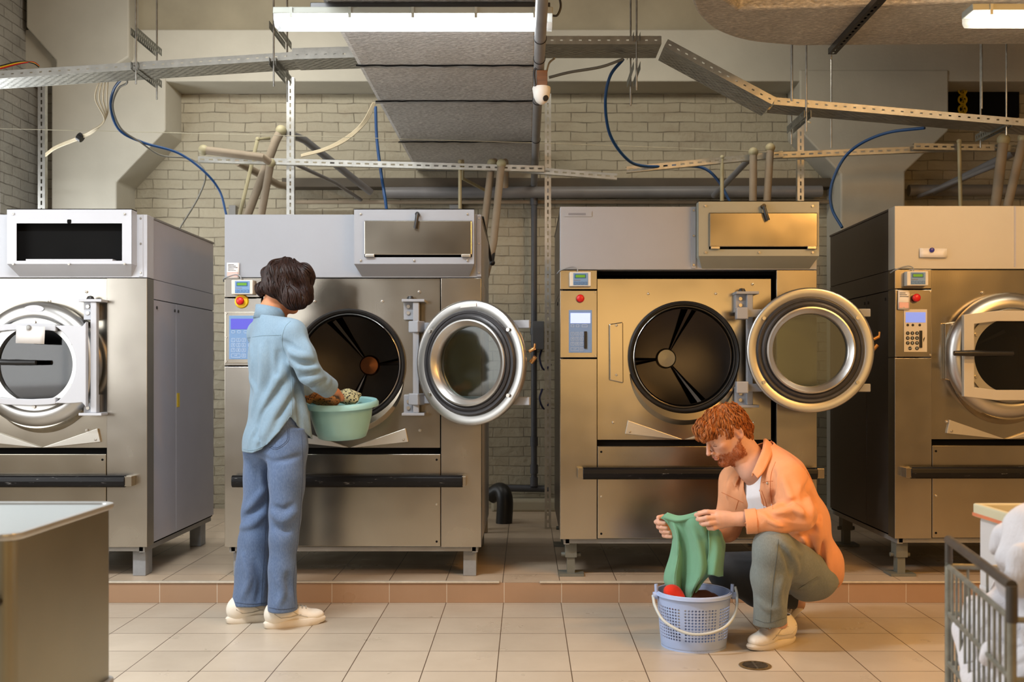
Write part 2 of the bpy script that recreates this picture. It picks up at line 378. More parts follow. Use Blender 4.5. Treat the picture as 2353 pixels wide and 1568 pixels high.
def keypad(root, kind, x0, x1, z0, z1, y):
    w = x1-x0; h = z1-z0
    base = {'blue': 'panel_blue', 'light': 'panel_light', 'grey': 'panel_grey'}[kind]
    mb = MB().box(x0, x1, y-.004, y+.002, z0, z1)
    if kind == 'grey': mb.m = 1; mb.prism([(x0+.84*w, z0+.22*h), (x0+.9*w, z0+.32*h), (x0+.9*w, z0+.36*h), (x0+.83*w, z0+.30*h)], y-.0045, y-.0035)
    p = mb.obj('keypad_panel', [base, 'key_dark'], root, .001)
    MB().box(x0+.07*w, x1-.07*w, y-.0055, y-.003, z0+.69*h, z0+.93*h).obj('display', {'blue': 'lcd_bright', 'light': 'lcd', 'grey': 'lcd_sky'}[kind], p)
    line = 'key_dark' if kind == 'grey' else 'key_line'
    def key(cx, cz, kw, kh, ch):
        k = MB(); t = .0016
        if kind == 'grey':
            k.lathe([(kh*.5, -.001), (kh*.5, .001), (0.0005, .001)] if False else [(kh*.52, 0), (kh*.52, -.001), (.0004, -.001)], (cx, y-.0042, cz), 'y', 14)
            k.m = 1
        else:
            for a in ((cx-kw/2, cx+kw/2, cz-kh/2, cz-kh/2+t), (cx-kw/2, cx+kw/2, cz+kh/2-t, cz+kh/2), (cx-kw/2, cx-kw/2+t, cz-kh/2, cz+kh/2), (cx+kw/2-t, cx+kw/2, cz-kh/2, cz+kh/2)):
                k.box(a[0], a[1], y-.0052, y-.0035, a[2], a[3])
        if ch == 'enter':
            k.box(cx-.008, cx+.006, y-.0058, y-.0052, cz-.001, cz+.001); k.box(cx+.005, cx+.007, y-.0058, y-.0052, cz-.001, cz+.005)
        elif ch: k.text(ch, cx, cz, y-.0056, kh*.8)
        k.obj('key', [line, 'key_line'], p)
    ks = .115*w if kind == 'grey' else .15*w
    for i in range(3): key(x0+(.16, .38, .68)[i]*w, z0+.63*h, (.13, .13, .24)[i]*w, .06*h, None)
    for r in range(3):
        for c in range(3): key(x0+(.16+.20*c)*w, z0+(.44-.115*r)*h, ks, .085*h, str(r*3+c+1))
    key(x0+.26*w, z0+.085*h, .35*w, .085*h, 'enter'); key(x0+.56*w, z0+.085*h, ks, .085*h, '0')
    if kind != 'light':
        MB().box(x0+.66*w, x0+.78*w, y-.010, y-.003, z0+.10*h, z0+.50*h).obj('card_slot', 'black_metal', p, .001)
    else:
        for r in range(3): key(x0+.80*w, z0+(.44-.115*r)*h, ks, .085*h, None)
    return p
def timer(root, x0, x1, z0, z1, y):
    w = x1-x0; h = z1-z0
    t = MB().box(x0, x1, y-.045, y, z0, z1).obj('timer_box', 'cream', root, .004)
    MB().box(x0+.17*w, x0+.86*w, y-.0462, y-.044, z0+.08*h, z0+.92*h).obj('timer_face', 'panel_light', t)
    MB().box(x0+.24*w, x0+.76*w, y-.0475, y-.045, z0+.56*h, z0+.84*h).obj('display_frame', 'key_blue', t)
    MB().box(x0+.28*w, x0+.72*w, y-.0485, y-.046, z0+.61*h, z0+.79*h).obj('display', 'lcd_green', t)
    for i in range(4):
        cx = x0+(.26+.165*i)*w; cz = z0+.22*h; s = .062*w
        k = MB().box(cx-s, cx+s, y-.0475, y-.0455, cz-s, cz+s); k.m = 1; k.box(cx-s*.72, cx+s*.72, y-.048, y-.0465, cz-s*.72, cz+s*.72)
        k.m = 0; k.prism([(cx-s*.3, cz-s*.3), (cx+s*.3, cz-s*.3), (cx, cz+s*.4)], y-.0484, y-.0475)
        k.obj('timer_button', ['key_blue', 'panel_light'], t)
    MB().box(x0+.2*w, x0+.5*w, y-.0468, y-.046, z0+.40*h, z0+.45*h).obj('print_line', 'print', t)
    MB().tube(spline([(x0+.38*w, y-.02, z1), (x0+.36*w, y-.02, z1+.02), (x0+.1*w, y-.015, z1+.03), (x0-.4*w, y-.01, z1+.012), (x0-.55*w, y+.03, z1-.002)]), .0035, 8).obj('timer_cable', 'leg', t)
    return t
def machine(x0, dz, label, kind, dx=0):
    root = empty('washing_machine', (x0, MY, Z0), label, 'washing machine', 'industrial washing machines on the tiled platform')
    v = lambda py: V(py)+dz
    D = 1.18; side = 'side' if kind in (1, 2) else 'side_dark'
    zt, zb, zm = v(475), v(1240), v(620)
    cx, cz = U(1573)+dx, v(820)
    lc, rc = U(1373), U(1783)
    warm = kind >= 3
    pm = {1: 'paint_white', 2: 'paint', 3: 'paint', 4: 'paint_beige'}[kind]
    # carcass: dark hollow shell behind the front panels
    mb = MB(); mb.box(.012, .03, .03, D, zb, zm); mb.box(MW-.03, MW-.012, .03, D, zb, zm); mb.box(.012, MW-.012, D-.02, D, zb, zm)
    mb.box(.012, MW-.012, .03, D, zb, zb+.02); mb.box(.012, MW-.012, .1, D, zm-.02, zm-.001)
    mb.obj('carcass', 'hollow', root)
    # side panels with seams
    for sx, xa, xb in ((0, .003, .012), (1, MW-.012, MW-.003)):
        mb = MB(); zs = v(668)
        mb.box(xa, xb, .102, D, zs+.004, zm-.002); mb.box(xa, xb, .102, .46, zb+.01, zs); mb.box(xa, xb, .466, D, zb+.01, zs)
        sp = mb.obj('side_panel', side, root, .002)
        MB().box(xa-.002, xb+.002, .004, .1, zb, zm-.002).obj('corner_strip', 'black_metal' if kind != 4 else 'side_dark', root)
        for yy in (.15, .44, .50):
            s = 1 if sx else -1; xo = xb if sx else xa
            MB().cyl((xo-.001*s, yy, zs-.04), (xo+.004*s, yy, zs-.04), .009, 10).obj('lock', 'black_metal', sp)
    if kind == 1:
        MB().box(MW-.004, MW-.001, .478, .52, v(925), v(890)).obj('warning_sticker', 'yellow', root)
    # upper casing, running to the back with a slightly lower rear part
    mb = MB().box(0, MW, 0, .1, zm, zt)
    mb.obj('upper_casing', pm, root, .003)
    MB().box(.004, MW-.004, .1, D, zm, zt-.012).obj('rear_casing', side, root, .003)
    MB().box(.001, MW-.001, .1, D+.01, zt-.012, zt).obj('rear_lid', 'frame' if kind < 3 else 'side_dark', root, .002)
    # lint box
    pb = {1: 'paint_white', 2: 'paint', 3: 'paint_green', 4: 'paint_beige'}[kind]
    xa, xb = {1: (U(1597)-.06, U(1873)-.045), 2: (U(1590), U(1862)), 3: (U(1600), U(1873)), 4: (U(1597)+.02, MW-.01)}[kind]
    pr = .075 if kind != 4 else .02; tz = v(467); fz = v(592); bz = v(618)
    if kind != 4:
        fx0, fx1, fz0, fz1 = (xa+.055, xb-.012, v(577), v(494)) if kind != 1 else (xa+.05, xb-.05, v(585), v(500))
        mb = MB()
        # front face as a frame of four strips around the opening, sides and sloped underside
        for a, b, c, d in ((xa, xb, fz1, tz), (xa, xb, fz, fz0), (xa, fx0, fz0, fz1), (fx1, xb, fz0, fz1)): mb.box(a, b, -pr, -pr+.004, c, d)
        mb.prism([(-pr, tz), (-pr, tz-.004), (.002, tz-.004), (.002, tz)], xa, xb, 'x')
        mb.add([(xa, -pr, fz), (xb, -pr, fz), (xb-.03, 0, bz), (xa+.03, 0, bz)], [(0, 1, 2, 3)])
        mb.add([(xa, -pr, fz), (xa, -pr, tz), (xa, 0, tz), (xa+.0, 0, fz), (xa+.03, 0, bz)], [(0, 1, 2, 3), (0, 3, 4)])
        mb.add([(xb, -pr, fz), (xb, -pr, tz), (xb, 0, tz), (xb, 0, fz), (xb-.03, 0, bz)], [(0, 1, 2, 3), (0, 3, 4)])
        lb = mb.obj('lint_box', pb, root)
        MB().box(xa+.02, xb-.02, -pr+.055, -pr+.06, fz, tz-.006).obj('lint_chamber', 'hollow', root)
        for bx in (xa+.035, xb-.035, (xa+xb)/2):
            bolt(root, bx, -pr, fz0-.017, .006)
            if bx != (xa+xb)/2: bolt(root, bx, -pr, tz-.028, .006)
        if kind != 1:
            fl = MB().box(fx0, fx1, -pr-.014, -pr-.002, fz0+.012, fz1-.002).obj('lint_flap', 'steel_plate', root, .004)
            for hx in (fx0+.006, fx1-.054): MB().box(hx, hx+.048, -pr-.019, -pr-.003, fz0, fz0+.014).obj('hinge', 'bolt', fl, .002)
            hx = (xa+xb)/2+.02; a0 = .22 if kind == 3 else -.10
            hz = tz-.032
            MB().cyl((hx, -pr-.002, hz), (hx, -pr-.03, hz), .012, 14).tube([(hx, -pr-.028, hz), (hx+a0*.04, -pr-.034, hz-.04), (hx+a0*.08*1.2, -pr-.030, hz-.075)], [.009, .010, .011], 10).obj('latch_handle', 'black_metal', root)
        else:
            MB().box(fx0+.05, fx1-.05, -pr-.001, -pr+.05, fz0, fz0+.009).obj('lint_lip', pb, root)
            MB().box((fx0+fx1)/2-.013, (fx0+fx1)/2+.013, -pr-.002, -pr+.01, fz1-.002, fz1+.022).obj('latch_hole', 'hollow', root, .006)
            tb = MB().tube(spline([(fx0+.1, -.0, fz0+.02), (fx0+.25, .0, fz0+.028), (fx0+.36, -.004, fz0+.02), (fx1-.1, -.01, fz0+.03)]), .005, 8).obj('lint_hose', 'side', root)
        # screw strip
        sx = {1: xb+.012, 2: xb+.012, 3: xa-.026}[kind]
        MB().box(sx, sx+.022, -.006, .001, bz+.002, tz-.022).obj('screw_strip', pm, root)
        for zz in (bz+.02, (bz+tz)/2, tz-.04): screw(root, sx+.011, -.007, zz)
    else:
        MB().box(U(1561), U(1565), -.003, 0, v(615), zt-.002).obj('casing_seam', 'side', root)
    if kind == 3:
        np_ = MB().box(U(1297), U(1360), -.0035, 0, v(498), v(486)); np_.m = 1; np_.box(U(1306), U(1346), -.004, -.003, v(495), v(490)); np_.obj('name_plate', ['paint', 'print'], root)
    # left column
    MB().box(0, lc-.003, 0, .1, v(665), zm-.003).obj('timer_plate', 'steel', root, .002)
    MB().box(0, lc-.003, -.004, .1, v(822), v(668)).obj('control_plate', 'steel', root, .002)
    MB().box(0, lc-.003, 0, .1, zb, v(825)).obj('left_column', 'steel', root, .002)
    timer(root, U(1308), U(1357), v(660), v(627), 0)
    if kind == 2:
        yb = -.004
        MB().lathe([(.038, yb), (.034, yb-.012), (.0004, yb-.014)], (U(1327), 0, v(675)), 'y', 32).obj('button_collar', 'yellow', root)
        by = yb-.012
        MB().box(.006, lc-.01, -.012, 0, v(817), v(699)).obj('control_frame', 'steel_plate', root, .003)
        for zz in (v(813), v(758), v(703)): screw(root, .014, -.013, zz); screw(root, lc-.02, -.013, zz)
        keypad(root, 'light', .028, lc-.03, v(808), v(708), -.012)
    else:
        by = -.004
        keypad(root, 'blue' if kind in (1, 3) else 'grey', U(1307), U(1360), v(811), v(713), -.004)
        for xx, zz in ((lc-.012, v(818)), (lc-.012, v(672))): screw(root, xx, -.005, zz)
    bx = U(1333) if kind != 2 else U(1327)
    zz = v(687) if kind != 2 else v(675)
    MB().lathe([(.012, by), (.012, by-.012), (.020, by-.014), (.0215, by-.024), (.018, by-.031), (.010, by-.034), (.0004, by-.035)], (bx, 0, zz), 'y', 28).obj('stop_button', 'red', root)
    # right column, lower panel, trims
    MB().box(rc+.003, MW, 0, .1, zb, zm-.003).obj('right_column', 'steel', root, .002)
    lt = v(1026)
    MB().box(lc, rc, 0, .03, zb+.004, lt).obj('lower_panel', 'steel_plate', root, .003)
    for xx in (lc+.02, rc-.02):
        for zz in (lt-.03, zb+.03): MB().cyl((xx, .001, zz), (xx, -.002, zz), .006, 10).obj('screw_hole', 'hollow', root)
        bolt(root, xx, 0, (lt+zb)/2-.02, .006)
    # drum front plate with the round opening
    top = v(640) if kind == 3 else zm-.004
    rgt = U(1775) if kind == 3 else rc-.004
    fy = .035 if kind == 3 else .022
    MB().plate_hole(lc+.002, rgt, v(1012), top, cx, cz, .293, fy, fy+.008).obj('front_plate', 'steel_plate', root)
    MB().box(lc, rc, .05, .06, lt-.002, v(1012)+.01).obj('lower_gap', 'hollow', root)
    for xx, zz in ((U(1492), v(674)), (U(1648), v(674)), (U(1410), v(972)), (U(1735), v(972)), (U(1733), v(820)), (U(1733), v(652))): bolt(root, xx, fy, zz)
    # black gasket, chrome rim, drum
    yg = fy
    MB().lathe([(.300, yg+.01), (.299, yg-.022), (.290, yg-.030), (.281, yg-.022), (.276, yg+.01), (.272, yg+.03)], (cx, 0, cz), 'y', 80).obj('gasket', 'black', root)
    MB().lathe([(.277, yg+.004), (.275, yg-.012), (.268, yg-.016), (.262, yg-.008), (.258, yg+.02), (.262, yg+.05), (.30, yg+.06)], (cx, 0, cz), 'y', 80).obj('opening_rim', 'chrome', root)
    yd = .74
    prof = [(.262, yg+.045), (.34, yg+.06), (.42, yg+.11), (.425, .60), (.40, .69), (.30, .715), (.15, .735), (.055, yd)]
    drum = MB().lathe(prof, (cx, 0, cz), 'y', 72).obj('drum', 'steel_dark', root)
    a0 = {1: .3, 2: .12, 3: 1.15, 4: .5}[kind]
    for i in range(3):
        t = a0+i*2*PI/3; ca, sa = math.cos(t), math.sin(t)
        tb = MB()
        def q(r, w, y): return (cx+r*ca-w*sa, y, cz+r*sa+w*ca)
        st = [(.06, .008, .73, .72), (.18, .022, .72, .69), (.33, .045, .70, .64), (.415, .06, .62, .56), (.42, .06, .15, .15)]
        vs = []
        for r, w, y, yt in st:
            rt = r if r < .4 else r-.075
            vs += [q(r, -w, y), q(rt, -w*.25, yt), q(rt, w*.25, yt), q(r, w, y)]
        fs = [(i*4+j, i*4+j+1, i*4+j+5, i*4+j+4) for i in range(4) for j in range(3)]
        tb.add(vs, fs, True); tb.obj('drum_rib', 'steel_dark', drum)
    MB().lathe([(.062, yd+.005), (.060, yd-.02), (.052, yd-.032), (.0004, yd-.036)], (cx, 0, cz), 'y', 40).obj('drum_hub', 'deflector' if kind != 2 else 'copper_hub', drum)
    # drip spout: crescent sheet below the opening
    mb = MB(); n = 40; a1, a2 = math.radians(198), math.radians(342)
    vs = []
    for i in range(n+1):
        t = a1+(a2-a1)*i/n; w = math.sin(PI*i/n)
        for r, y in ((.300, fy-.004), (.303, fy-.055*w-.006), (.303+.035*w, fy-.06*w-.006), (.305+.062*w, fy-.002)):
            vs.append((cx+r*math.cos(t), y, cz+r*math.sin(t)))
    mb.add(vs, [(i*4+j, i*4+j+1, i*4+j+5, i*4+j+4) for i in range(n) for j in range(3)], True)
    mb.obj('drip_spout', 'steel_plate', root)
    # deflector plates
    for s in (-1, 1):
        pts = [(cx+s*.005, v(1011)), (cx+s*.03, v(1011)), (cx+s*.315, v(998)), (cx+s*.30, v(967))]
        MB().prism(pts, fy-.014, fy-.001).obj('deflector_plate', 'deflector', root, .002)
        bolt(root, cx+s*.29, fy-.010, v(993), .007)
    # latch plate at the left of the opening
    if kind >= 3:
        o_ = 0 if kind == 3 else -.0
        lp = MB().prism([(U(1400), v(745)), (U(1432), v(740)), (U(1433), v(881)), (U(1401), v(874))], fy-.03, fy).obj('latch_plate', 'steel_plate', root, .005)
        for zz in (v(748), v(862)): bolt(root, U(1417), fy-.03, zz, .008)
    # bumper bar
    bz = v(1086); y0 = -.065
    xl, xr = U(1338), U(1872)
    if kind == 2: xl, xr = U(1310), U(1836)
    if kind == 1: xl, xr = -.2, U(1836)
    if kind == 1: xl = U(1310)
    if kind == 4: xl = U(1315)
    bar = MB().prism([(y0+.012, bz-.032), (y0, bz-.022), (y0-.004, bz), (y0, bz+.022), (y0+.012, bz+.031), (y0+.03, bz+.031), (y0+.03, bz-.032)], xl, xr, 'x').obj('bumper_bar', 'bumper', root, .004)
    for xx in (xl-.028, xr-.01) if kind != 2 else (xl+.01, xr-.028):
        MB().box(xx, xx+.045, y0+.004, -.001, bz-.026, bz+.026).obj('bar_mount', 'steel_plate', bar, .002)
    # base frame and legs
    MB().box(.03, MW-.03, .02, .05, zb-.025, zb).box(.02, .05, .02, D, zb-.03, zb).box(MW-.05, MW-.02, .02, D, zb-.03, zb).obj('base_frame', 'frame', root)
    lm = 'leg' if kind < 3 else 'leg_dark'
    for lx in (.03, MW-.10):
        for ly in (.06, D-.18):
            g = MB()
            if kind < 3: g.box(lx, lx+.07, ly, ly+.10, 0, zb-.01)
            else:
                g.box(lx, lx+.062, ly, ly+.08, .1, zb-.01); g.box(lx+.01, lx+.052, ly+.01, ly+.07, 0, .11); g.box(lx-.035, lx+.10, ly-.02, ly+.10, 0, .014)
                g.cyl((lx-.02, ly+.04, .11), (lx+.085, ly+.04, .11), .012, 10)
            g.obj('leg', lm, root, .003)
    return root, v, fy, cx, cz
M['copper_hub'] = steel('rusty_copper_hub', (.42, .17, .08), .3)
m_, n_, L_, b_ = nt('black_bumper_scuffed'); co_ = texco(n_)
sc_ = ramp(n_, L_, noise(n_, L_, co_, 14, 6, (1, 3, 6), .7), [(.63, (0, 0, 0)), (.70, (1, 1, 1))])
L_.new(mixc(n_, L_, math_(n_, L_, 'MULTIPLY', sc_, .5), (.006, .006, .007), (.45, .45, .45)), b_.inputs['Base Color']); b_.inputs['Roughness'].default_value = .36; b_.inputs['Specular IOR Level'].default_value = .25
M['bumper'] = m_

def hinge(root, v, fy, x, mt='paint'):
    h = MB().box(x-.002, x+.030, fy-.095, fy-.06, v(930), v(678)).obj('hinge_post', mt, root, .004)
    for za, zb, zp in ((v(718), v(672), v(675)), (v(935), v(889), v(933))):
        MB().box(x-.055, x+.01, fy-.055, fy, za, zb).obj('hinge_bracket', mt, h, .003)
        MB().box(x-.06, x+.06, fy-.105, fy-.0, zp-.007, zp+.007).obj('hinge_plate', mt, h, .002)
        for zz in ((za+zb)/2-.017, (za+zb)/2+.017): MB().cyl((x-.03, fy-.054, zz), (x-.03, fy-.063, zz), .010, 8).obj('hinge_bolt', 'bolt', h)
    MB().lathe([(.02, 0), (.02, .006), (.014, .018), (.0004, .022)], (x-.02, fy-.05, v(672)), 'z', 16).obj('hinge_cap', 'black', h)
    return h
def open_door(root, px, py, Y, ang, arm, k):
    """door seen from its inner side; local frame: centre of the door at the origin, inner side at -y"""
    R = .338
    d = MB().lathe([(R-.02, .050), (R, .035), (R+.002, .006), (R-.003, .0), (R-.012, -.002), (R-.045, .002), (.276, .010), (.262, .03), (.20, .05), (.20, .062), (R-.02, .062)], (0, 0, 0), 'y', 88, close=True).obj('door', 'ring_steel', root)
    d.location = P(px, py, Y)-root.location; d.rotation_euler = (0, 0, ang); d.scale = (k,)*3
    MB().lathe([(.286, .014), (.286, -.004), (.280, -.012), (.268, -.010), (.265, -.005), (.262, -.005), (.259, -.014), (.250, -.018), (.240, -.012), (.234, .02)], (0, 0, 0), 'y', 88).obj('door_gasket', 'gasket_grey', d)
    MB().lathe([(.238, .02), (.238, -.020), (.234, -.028), (.226, -.030), (.204, -.012), (.199, -.004), (.196, .03), (.20, .04)], (0, 0, 0), 'y', 88).obj('door_inner_ring', 'ring_steel', d)
    MB().disc((0, 0), .199, .026, 64).disc((0, 0), .199, .033, 64).obj('door_glass', 'glass', d)
    for t in (35, 145, 215, 325):
        a = math.radians(t); MB().cyl((.303*math.cos(a), -.005, .303*math.sin(a)), (.303*math.cos(a), -.014, .303*math.sin(a)), .010, 10).obj('door_bolt', 'bolt', d)
    # painted yoke arms on the outer side, reaching the hinge post
    for s in (-1, 1): MB().box(-.345, .335, .066, .085, s*.205-.022, s*.205+.022).obj('door_yoke', arm, d, .004)
    for z in (.17, -.235): MB().box(-.395, -.33, .0, .075, z, z+.065).obj('hinge_arm', arm, d, .006)
    MB().cyl((.345, .05, .06), (.375, .05, .075), .010, 10).cyl((.375, .05, .075), (.378, .05, .10), .006, 8).cyl((.345, .07, .0), (.37, .07, .03), .012, 10).obj('door_catch', 'copper', d)
    if k < .9455 and arm == 'paint' and px < 1500: MB().prism([(-.05, .298), (.05, .304), (.05, .322), (-.05, .316)], -.0045, -.002).obj('door_sticker', 'paper', d)
    return d
M['gasket_grey'] = mat('grey_black_rubber', (.035, .035, .04), .38, 0, .25, 12)
def closed_door(root, v, fy, cx, cz, arm, handle, hand_right):
    d = MB().lathe([(.300, .0), (.330, -.02), (.338, -.045), (.325, -.075), (.300, -.092), (.268, -.098), (.245, -.090), (.238, -.075), (.236, -.03)], (cx, fy, cz), 'y', 88).obj('door', 'ring_steel', root)
    MB().lathe([(.246, -.085), (.244, -.094), (.202, -.092), (.198, -.08), (.196, -.05)], (cx, fy, cz), 'y', 80).obj('window_ring', 'ring_steel', d)
    MB().disc((cx, cz), .200, fy-.068, 64).obj('door_glass', 'glass_dark', d)
    for i in range(12):
        a = 2*PI*(i+.5)/12+.26; MB().cyl((cx+.223*math.cos(a), fy-.092, cz+.223*math.sin(a)), (cx+.223*math.cos(a), fy-.101, cz+.223*math.sin(a)), .009, 10).obj('door_bolt', 'bolt', d)
    y0, y1 = fy-.135, fy-.103; s = hand_right
    mb = MB()
    if arm == 'paint_white':      # forked yoke from the hinge post at the right
        n = 10
        for sg in (1, -1):
            pts = []
            up = [(cx+.130, cz+sg*.207), (cx+.09, cz+sg*.212), (cx, cz+sg*.216), (cx-.12, cz+sg*.212), (cx-.26, cz+sg*.195)]
            lo = [(x, z-sg*.034) for x, z in up]
            mb.prism(up+lo[::-1], y0, y1)
        hx = cx+.30
        arc = [(cx+.238*math.cos(t), cz+.238*math.sin(t)) for t in np.linspace(1.02, -1.02, 17)]
        mb.prism([(cx+.20, cz+.205), (cx+.27, cz+.20), (hx-.01, cz+.225), (hx-.01, cz-.225), (cx+.27, cz-.20), (cx+.20, cz-.205)]+arc[::-1], y0, y1)
        y = mb.obj('door_yoke', arm, d, .004)
        MB().lathe([(.052, -.0945), (.0005, -.0945)], (0, 0, 0), 'y', 32).obj('door_badge', 'paint_white', d).matrix_local = Matrix.Translation((cx, fy-.003, cz+.293)) @ Matrix.Diagonal((1, 1, .38, 1))
    else:
        fx0, fx1, z0, z1 = cx-.275, cx+.275, cz-.215, cz+.215
        mb.prism([(fx0, z0), (fx0, z1), (cx-.1, z1+.02), (cx+.1, z1+.02), (fx1, z1), (fx1, z1-.05), (cx+.1, z1-.035), (cx-.1, z1-.035), (fx0+.055, z1-.05), (fx0+.055, z0+.05), (cx-.1, z0+.035), (cx+.1, z0+.035), (fx1, z0+.05), (fx1, z0), (cx+.1, z0-.02), (cx-.1, z0-.02)], y0, y1)
        mb.obj('door_yoke', arm, d, .004)
    hz = cz+.012
    a, b = handle
    MB().tube([(a, y0-.03, hz), (a+.3*(b-a), y0-.034, hz), (a+.55*(b-a), y0-.03, hz-.002), (b, y0-.024, hz-.002)], [.013, .017, .015, .013], 12).cyl((a+.28*(b-a), y0-.03, hz), (a+.28*(b-a), y1, hz), .014, 12).obj('door_handle', 'black_metal', d)
    return d
def wx(px): return (px-CX)/MS
# far left, window of its lint box open, door shut
r, v, fy, cx, cz = machine(wx(338)-MW, -.042, 'far left washing machine with shut round door and open black lint window', 1, .138)
closed_door(r, v, fy, cx, cz, 'paint_white', (cx-.24, cx+.04), 1); hinge(r, v, fy, cx+.298, 'paint_white')
# beside the woman
r, v, fy, cx, cz = machine(wx(516), -.042, 'open washing machine behind the woman, with yellow ringed stop button', 2)
hinge(r, v, fy, U(1724)); open_door(r, 1077, 834, 5.26, math.radians(-28), 'paint', .945)
# behind the man
r, v, fy, cx, cz = machine(wx(1287), 0, 'open washing machine behind the crouching man, with grey-green lint box', 3)
hinge(r, v, fy, U(1712)); open_door(r, 1862, 805, 5.30, math.radians(-5), 'paint', .95)
# far right
r, v, fy, cx, cz = machine(wx(2056), .004, 'far right beige washing machine with shut door, cropped by the frame edge', 4, -.068)
closed_door(r, v, fy, cx, cz, 'paint_beige', (cx-.34, cx-.03), -1)
# ------------------------------------------------------------------ overhead: ducts, lamps, trays, struts, rails, pipes, cables
def foil(name, col, warm=1):
    m, n, L, b = nt(name); co = texco(n)
    f = noise(n, L, co, 90, 3, (.45, 1, 1)); g = noise(n, L, co, 1.6, 4)
    L.new(mixc(n, L, 1, ramp(n, L, f, [(.35, tuple(c*.62 for c in col)), (.62, col), (.75, tuple(min(1, c*1.5) for c in col))]), ramp(n, L, g, [(.3, (.75,)*3), (.7, (1,)*3)]), 'MULTIPLY'), b.inputs['Base Color'])
    b.inputs['Metallic'].default_value = .08; b.inputs['Roughness'].default_value = .42
    L.new(bump(n, L, f, .9, .008, bump(n, L, noise(n, L, co, 7, 3), .5, .02)), b.inputs['Normal']); return m
M['foil'] = foil('foil_insulation', (.86, .84, .81))
M['foil_dark'] = foil('foil_insulation_right', (.60, .55, .46))
M['foil_tape'] = mat('foil_tape', (.55, .54, .52), .33, .8, .1, 12, .2, 20)
# slotted steel: real see-through slots laid out along the object's own axes
def slotted(name, col, pu, wu, pv, wv, ax=(0, 1), stagger=.5, vlim=None, metal=.8):
    m, n, L, b = nt(name); co = texco(n); sp = n.new('ShaderNodeSeparateXYZ'); L.new(co, sp.inputs[0])
    u, v = sp.outputs[ax[0]], sp.outputs[ax[1]]
    row = math_(n, L, 'FLOOR', math_(n, L, 'DIVIDE', v, pv))
    uu = math_(n, L, 'ADD', math_(n, L, 'DIVIDE', u, pu), math_(n, L, 'MULTIPLY', row, stagger))
    if vlim: v = math_(n, L, 'ADD', v, pv/2)
    du = math_(n, L, 'ABSOLUTE', math_(n, L, 'SUBTRACT', math_(n, L, 'FRACT', uu), .5))
    dv = math_(n, L, 'ABSOLUTE', math_(n, L, 'SUBTRACT', math_(n, L, 'FRACT', math_(n, L, 'DIVIDE', v, pv)), .5))
    h = math_(n, L, 'MULTIPLY', math_(n, L, 'LESS_THAN', du, wu/pu/2), math_(n, L, 'LESS_THAN', dv, wv/pv/2))
    if vlim: h = math_(n, L, 'MULTIPLY', h, math_(n, L, 'LESS_THAN', math_(n, L, 'ABSOLUTE', math_(n, L, 'SUBTRACT', v, pv/2)), vlim))
    L.new(math_(n, L, 'SUBTRACT', 1, h), b.inputs['Alpha'])
    L.new(ramp(n, L, noise(n, L, co, 18, 4), [(.3, tuple(c*.75 for c in col)), (.7, col)]), b.inputs['Base Color'])
    b.inputs['Metallic'].default_value = metal; b.inputs['Roughness'].default_value = .42; return m
GC = (.56, .56, .52)
M['tray_bed'] = slotted('tray_bed', GC, .05, .022, .024, .007)
M['tray_lip'] = slotted('tray_lip', GC, .055, .016, .044, .008, (0, 2), 0)
M['strut_face'] = slotted('strut_face', (.60, .60, .57), .05, .030, .050, .011, (2, 0), 0, .02)
M['rail_face'] = slotted('rail_face', (.58, .58, .54), .06, .030, .050, .011, (0, 2), 0, .02)
M['hang_face'] = slotted('hanger_face', (.30, .31, .29), .03, .012, .05, .018, (0, 2), 0, .021)
def frame_obj(mb, name, m, parent, a, b, bev=0):     # builds along local x from a to b
    a = Vector(a); b = Vector(b); d = (b-a).normalized(); up = Vector((0, 0, 1)); y = up.cross(d).normalized(); z = d.cross(y)
    o = mb.obj(name, m, parent, bev)
    o.matrix_world = Matrix.Translation(a) @ Matrix((d, y, z)).transposed().to_4x4(); return o
def tray(a, b, w, lip, label):
    L_ = (Vector(b)-Vector(a)).length
    bed = frame_obj(MB().box(0, L_, 0, w, -.001, .001), 'cable_tray', 'tray_bed', None, a, b)
    for y in (0, w):
        MB().box(0, L_, y-.001, y+.001, 0, lip).obj('side_lip', 'tray_lip', bed)
        MB().box(0, L_, min(y, y+(.012 if y == 0 else -.012)), max(y, y+(.012 if y == 0 else -.012)), lip-.001, lip+.002).obj('rolled_edge', 'galv', bed)
    return tag(bed, label, 'cable tray', 'perforated cable trays under the ceiling')
YT = 6.0
tray(P(-90, 186, YT), P(790, 129, YT), .20, .042, 'perforated cable tray on the left, running to the grey duct')
tray(P(672, 136, YT-.006), P(1250, 118, YT-.006), .22, .062, 'wider cable tray length passing above the grey foil duct')
tray(P(1236, 101, YT), P(1520, 101, YT), .27, .045, 'level cable tray to the right of the ceiling pipe')
tray(P(1526, 106, YT), P(1774, 240, YT), .27, .045, 'short cable tray sloping down between two level trays')
tray(P(1778, 240, YT+.01), P(2500, 302, YT-.05), .20, .040, 'long cable tray at the right above the beige machine')
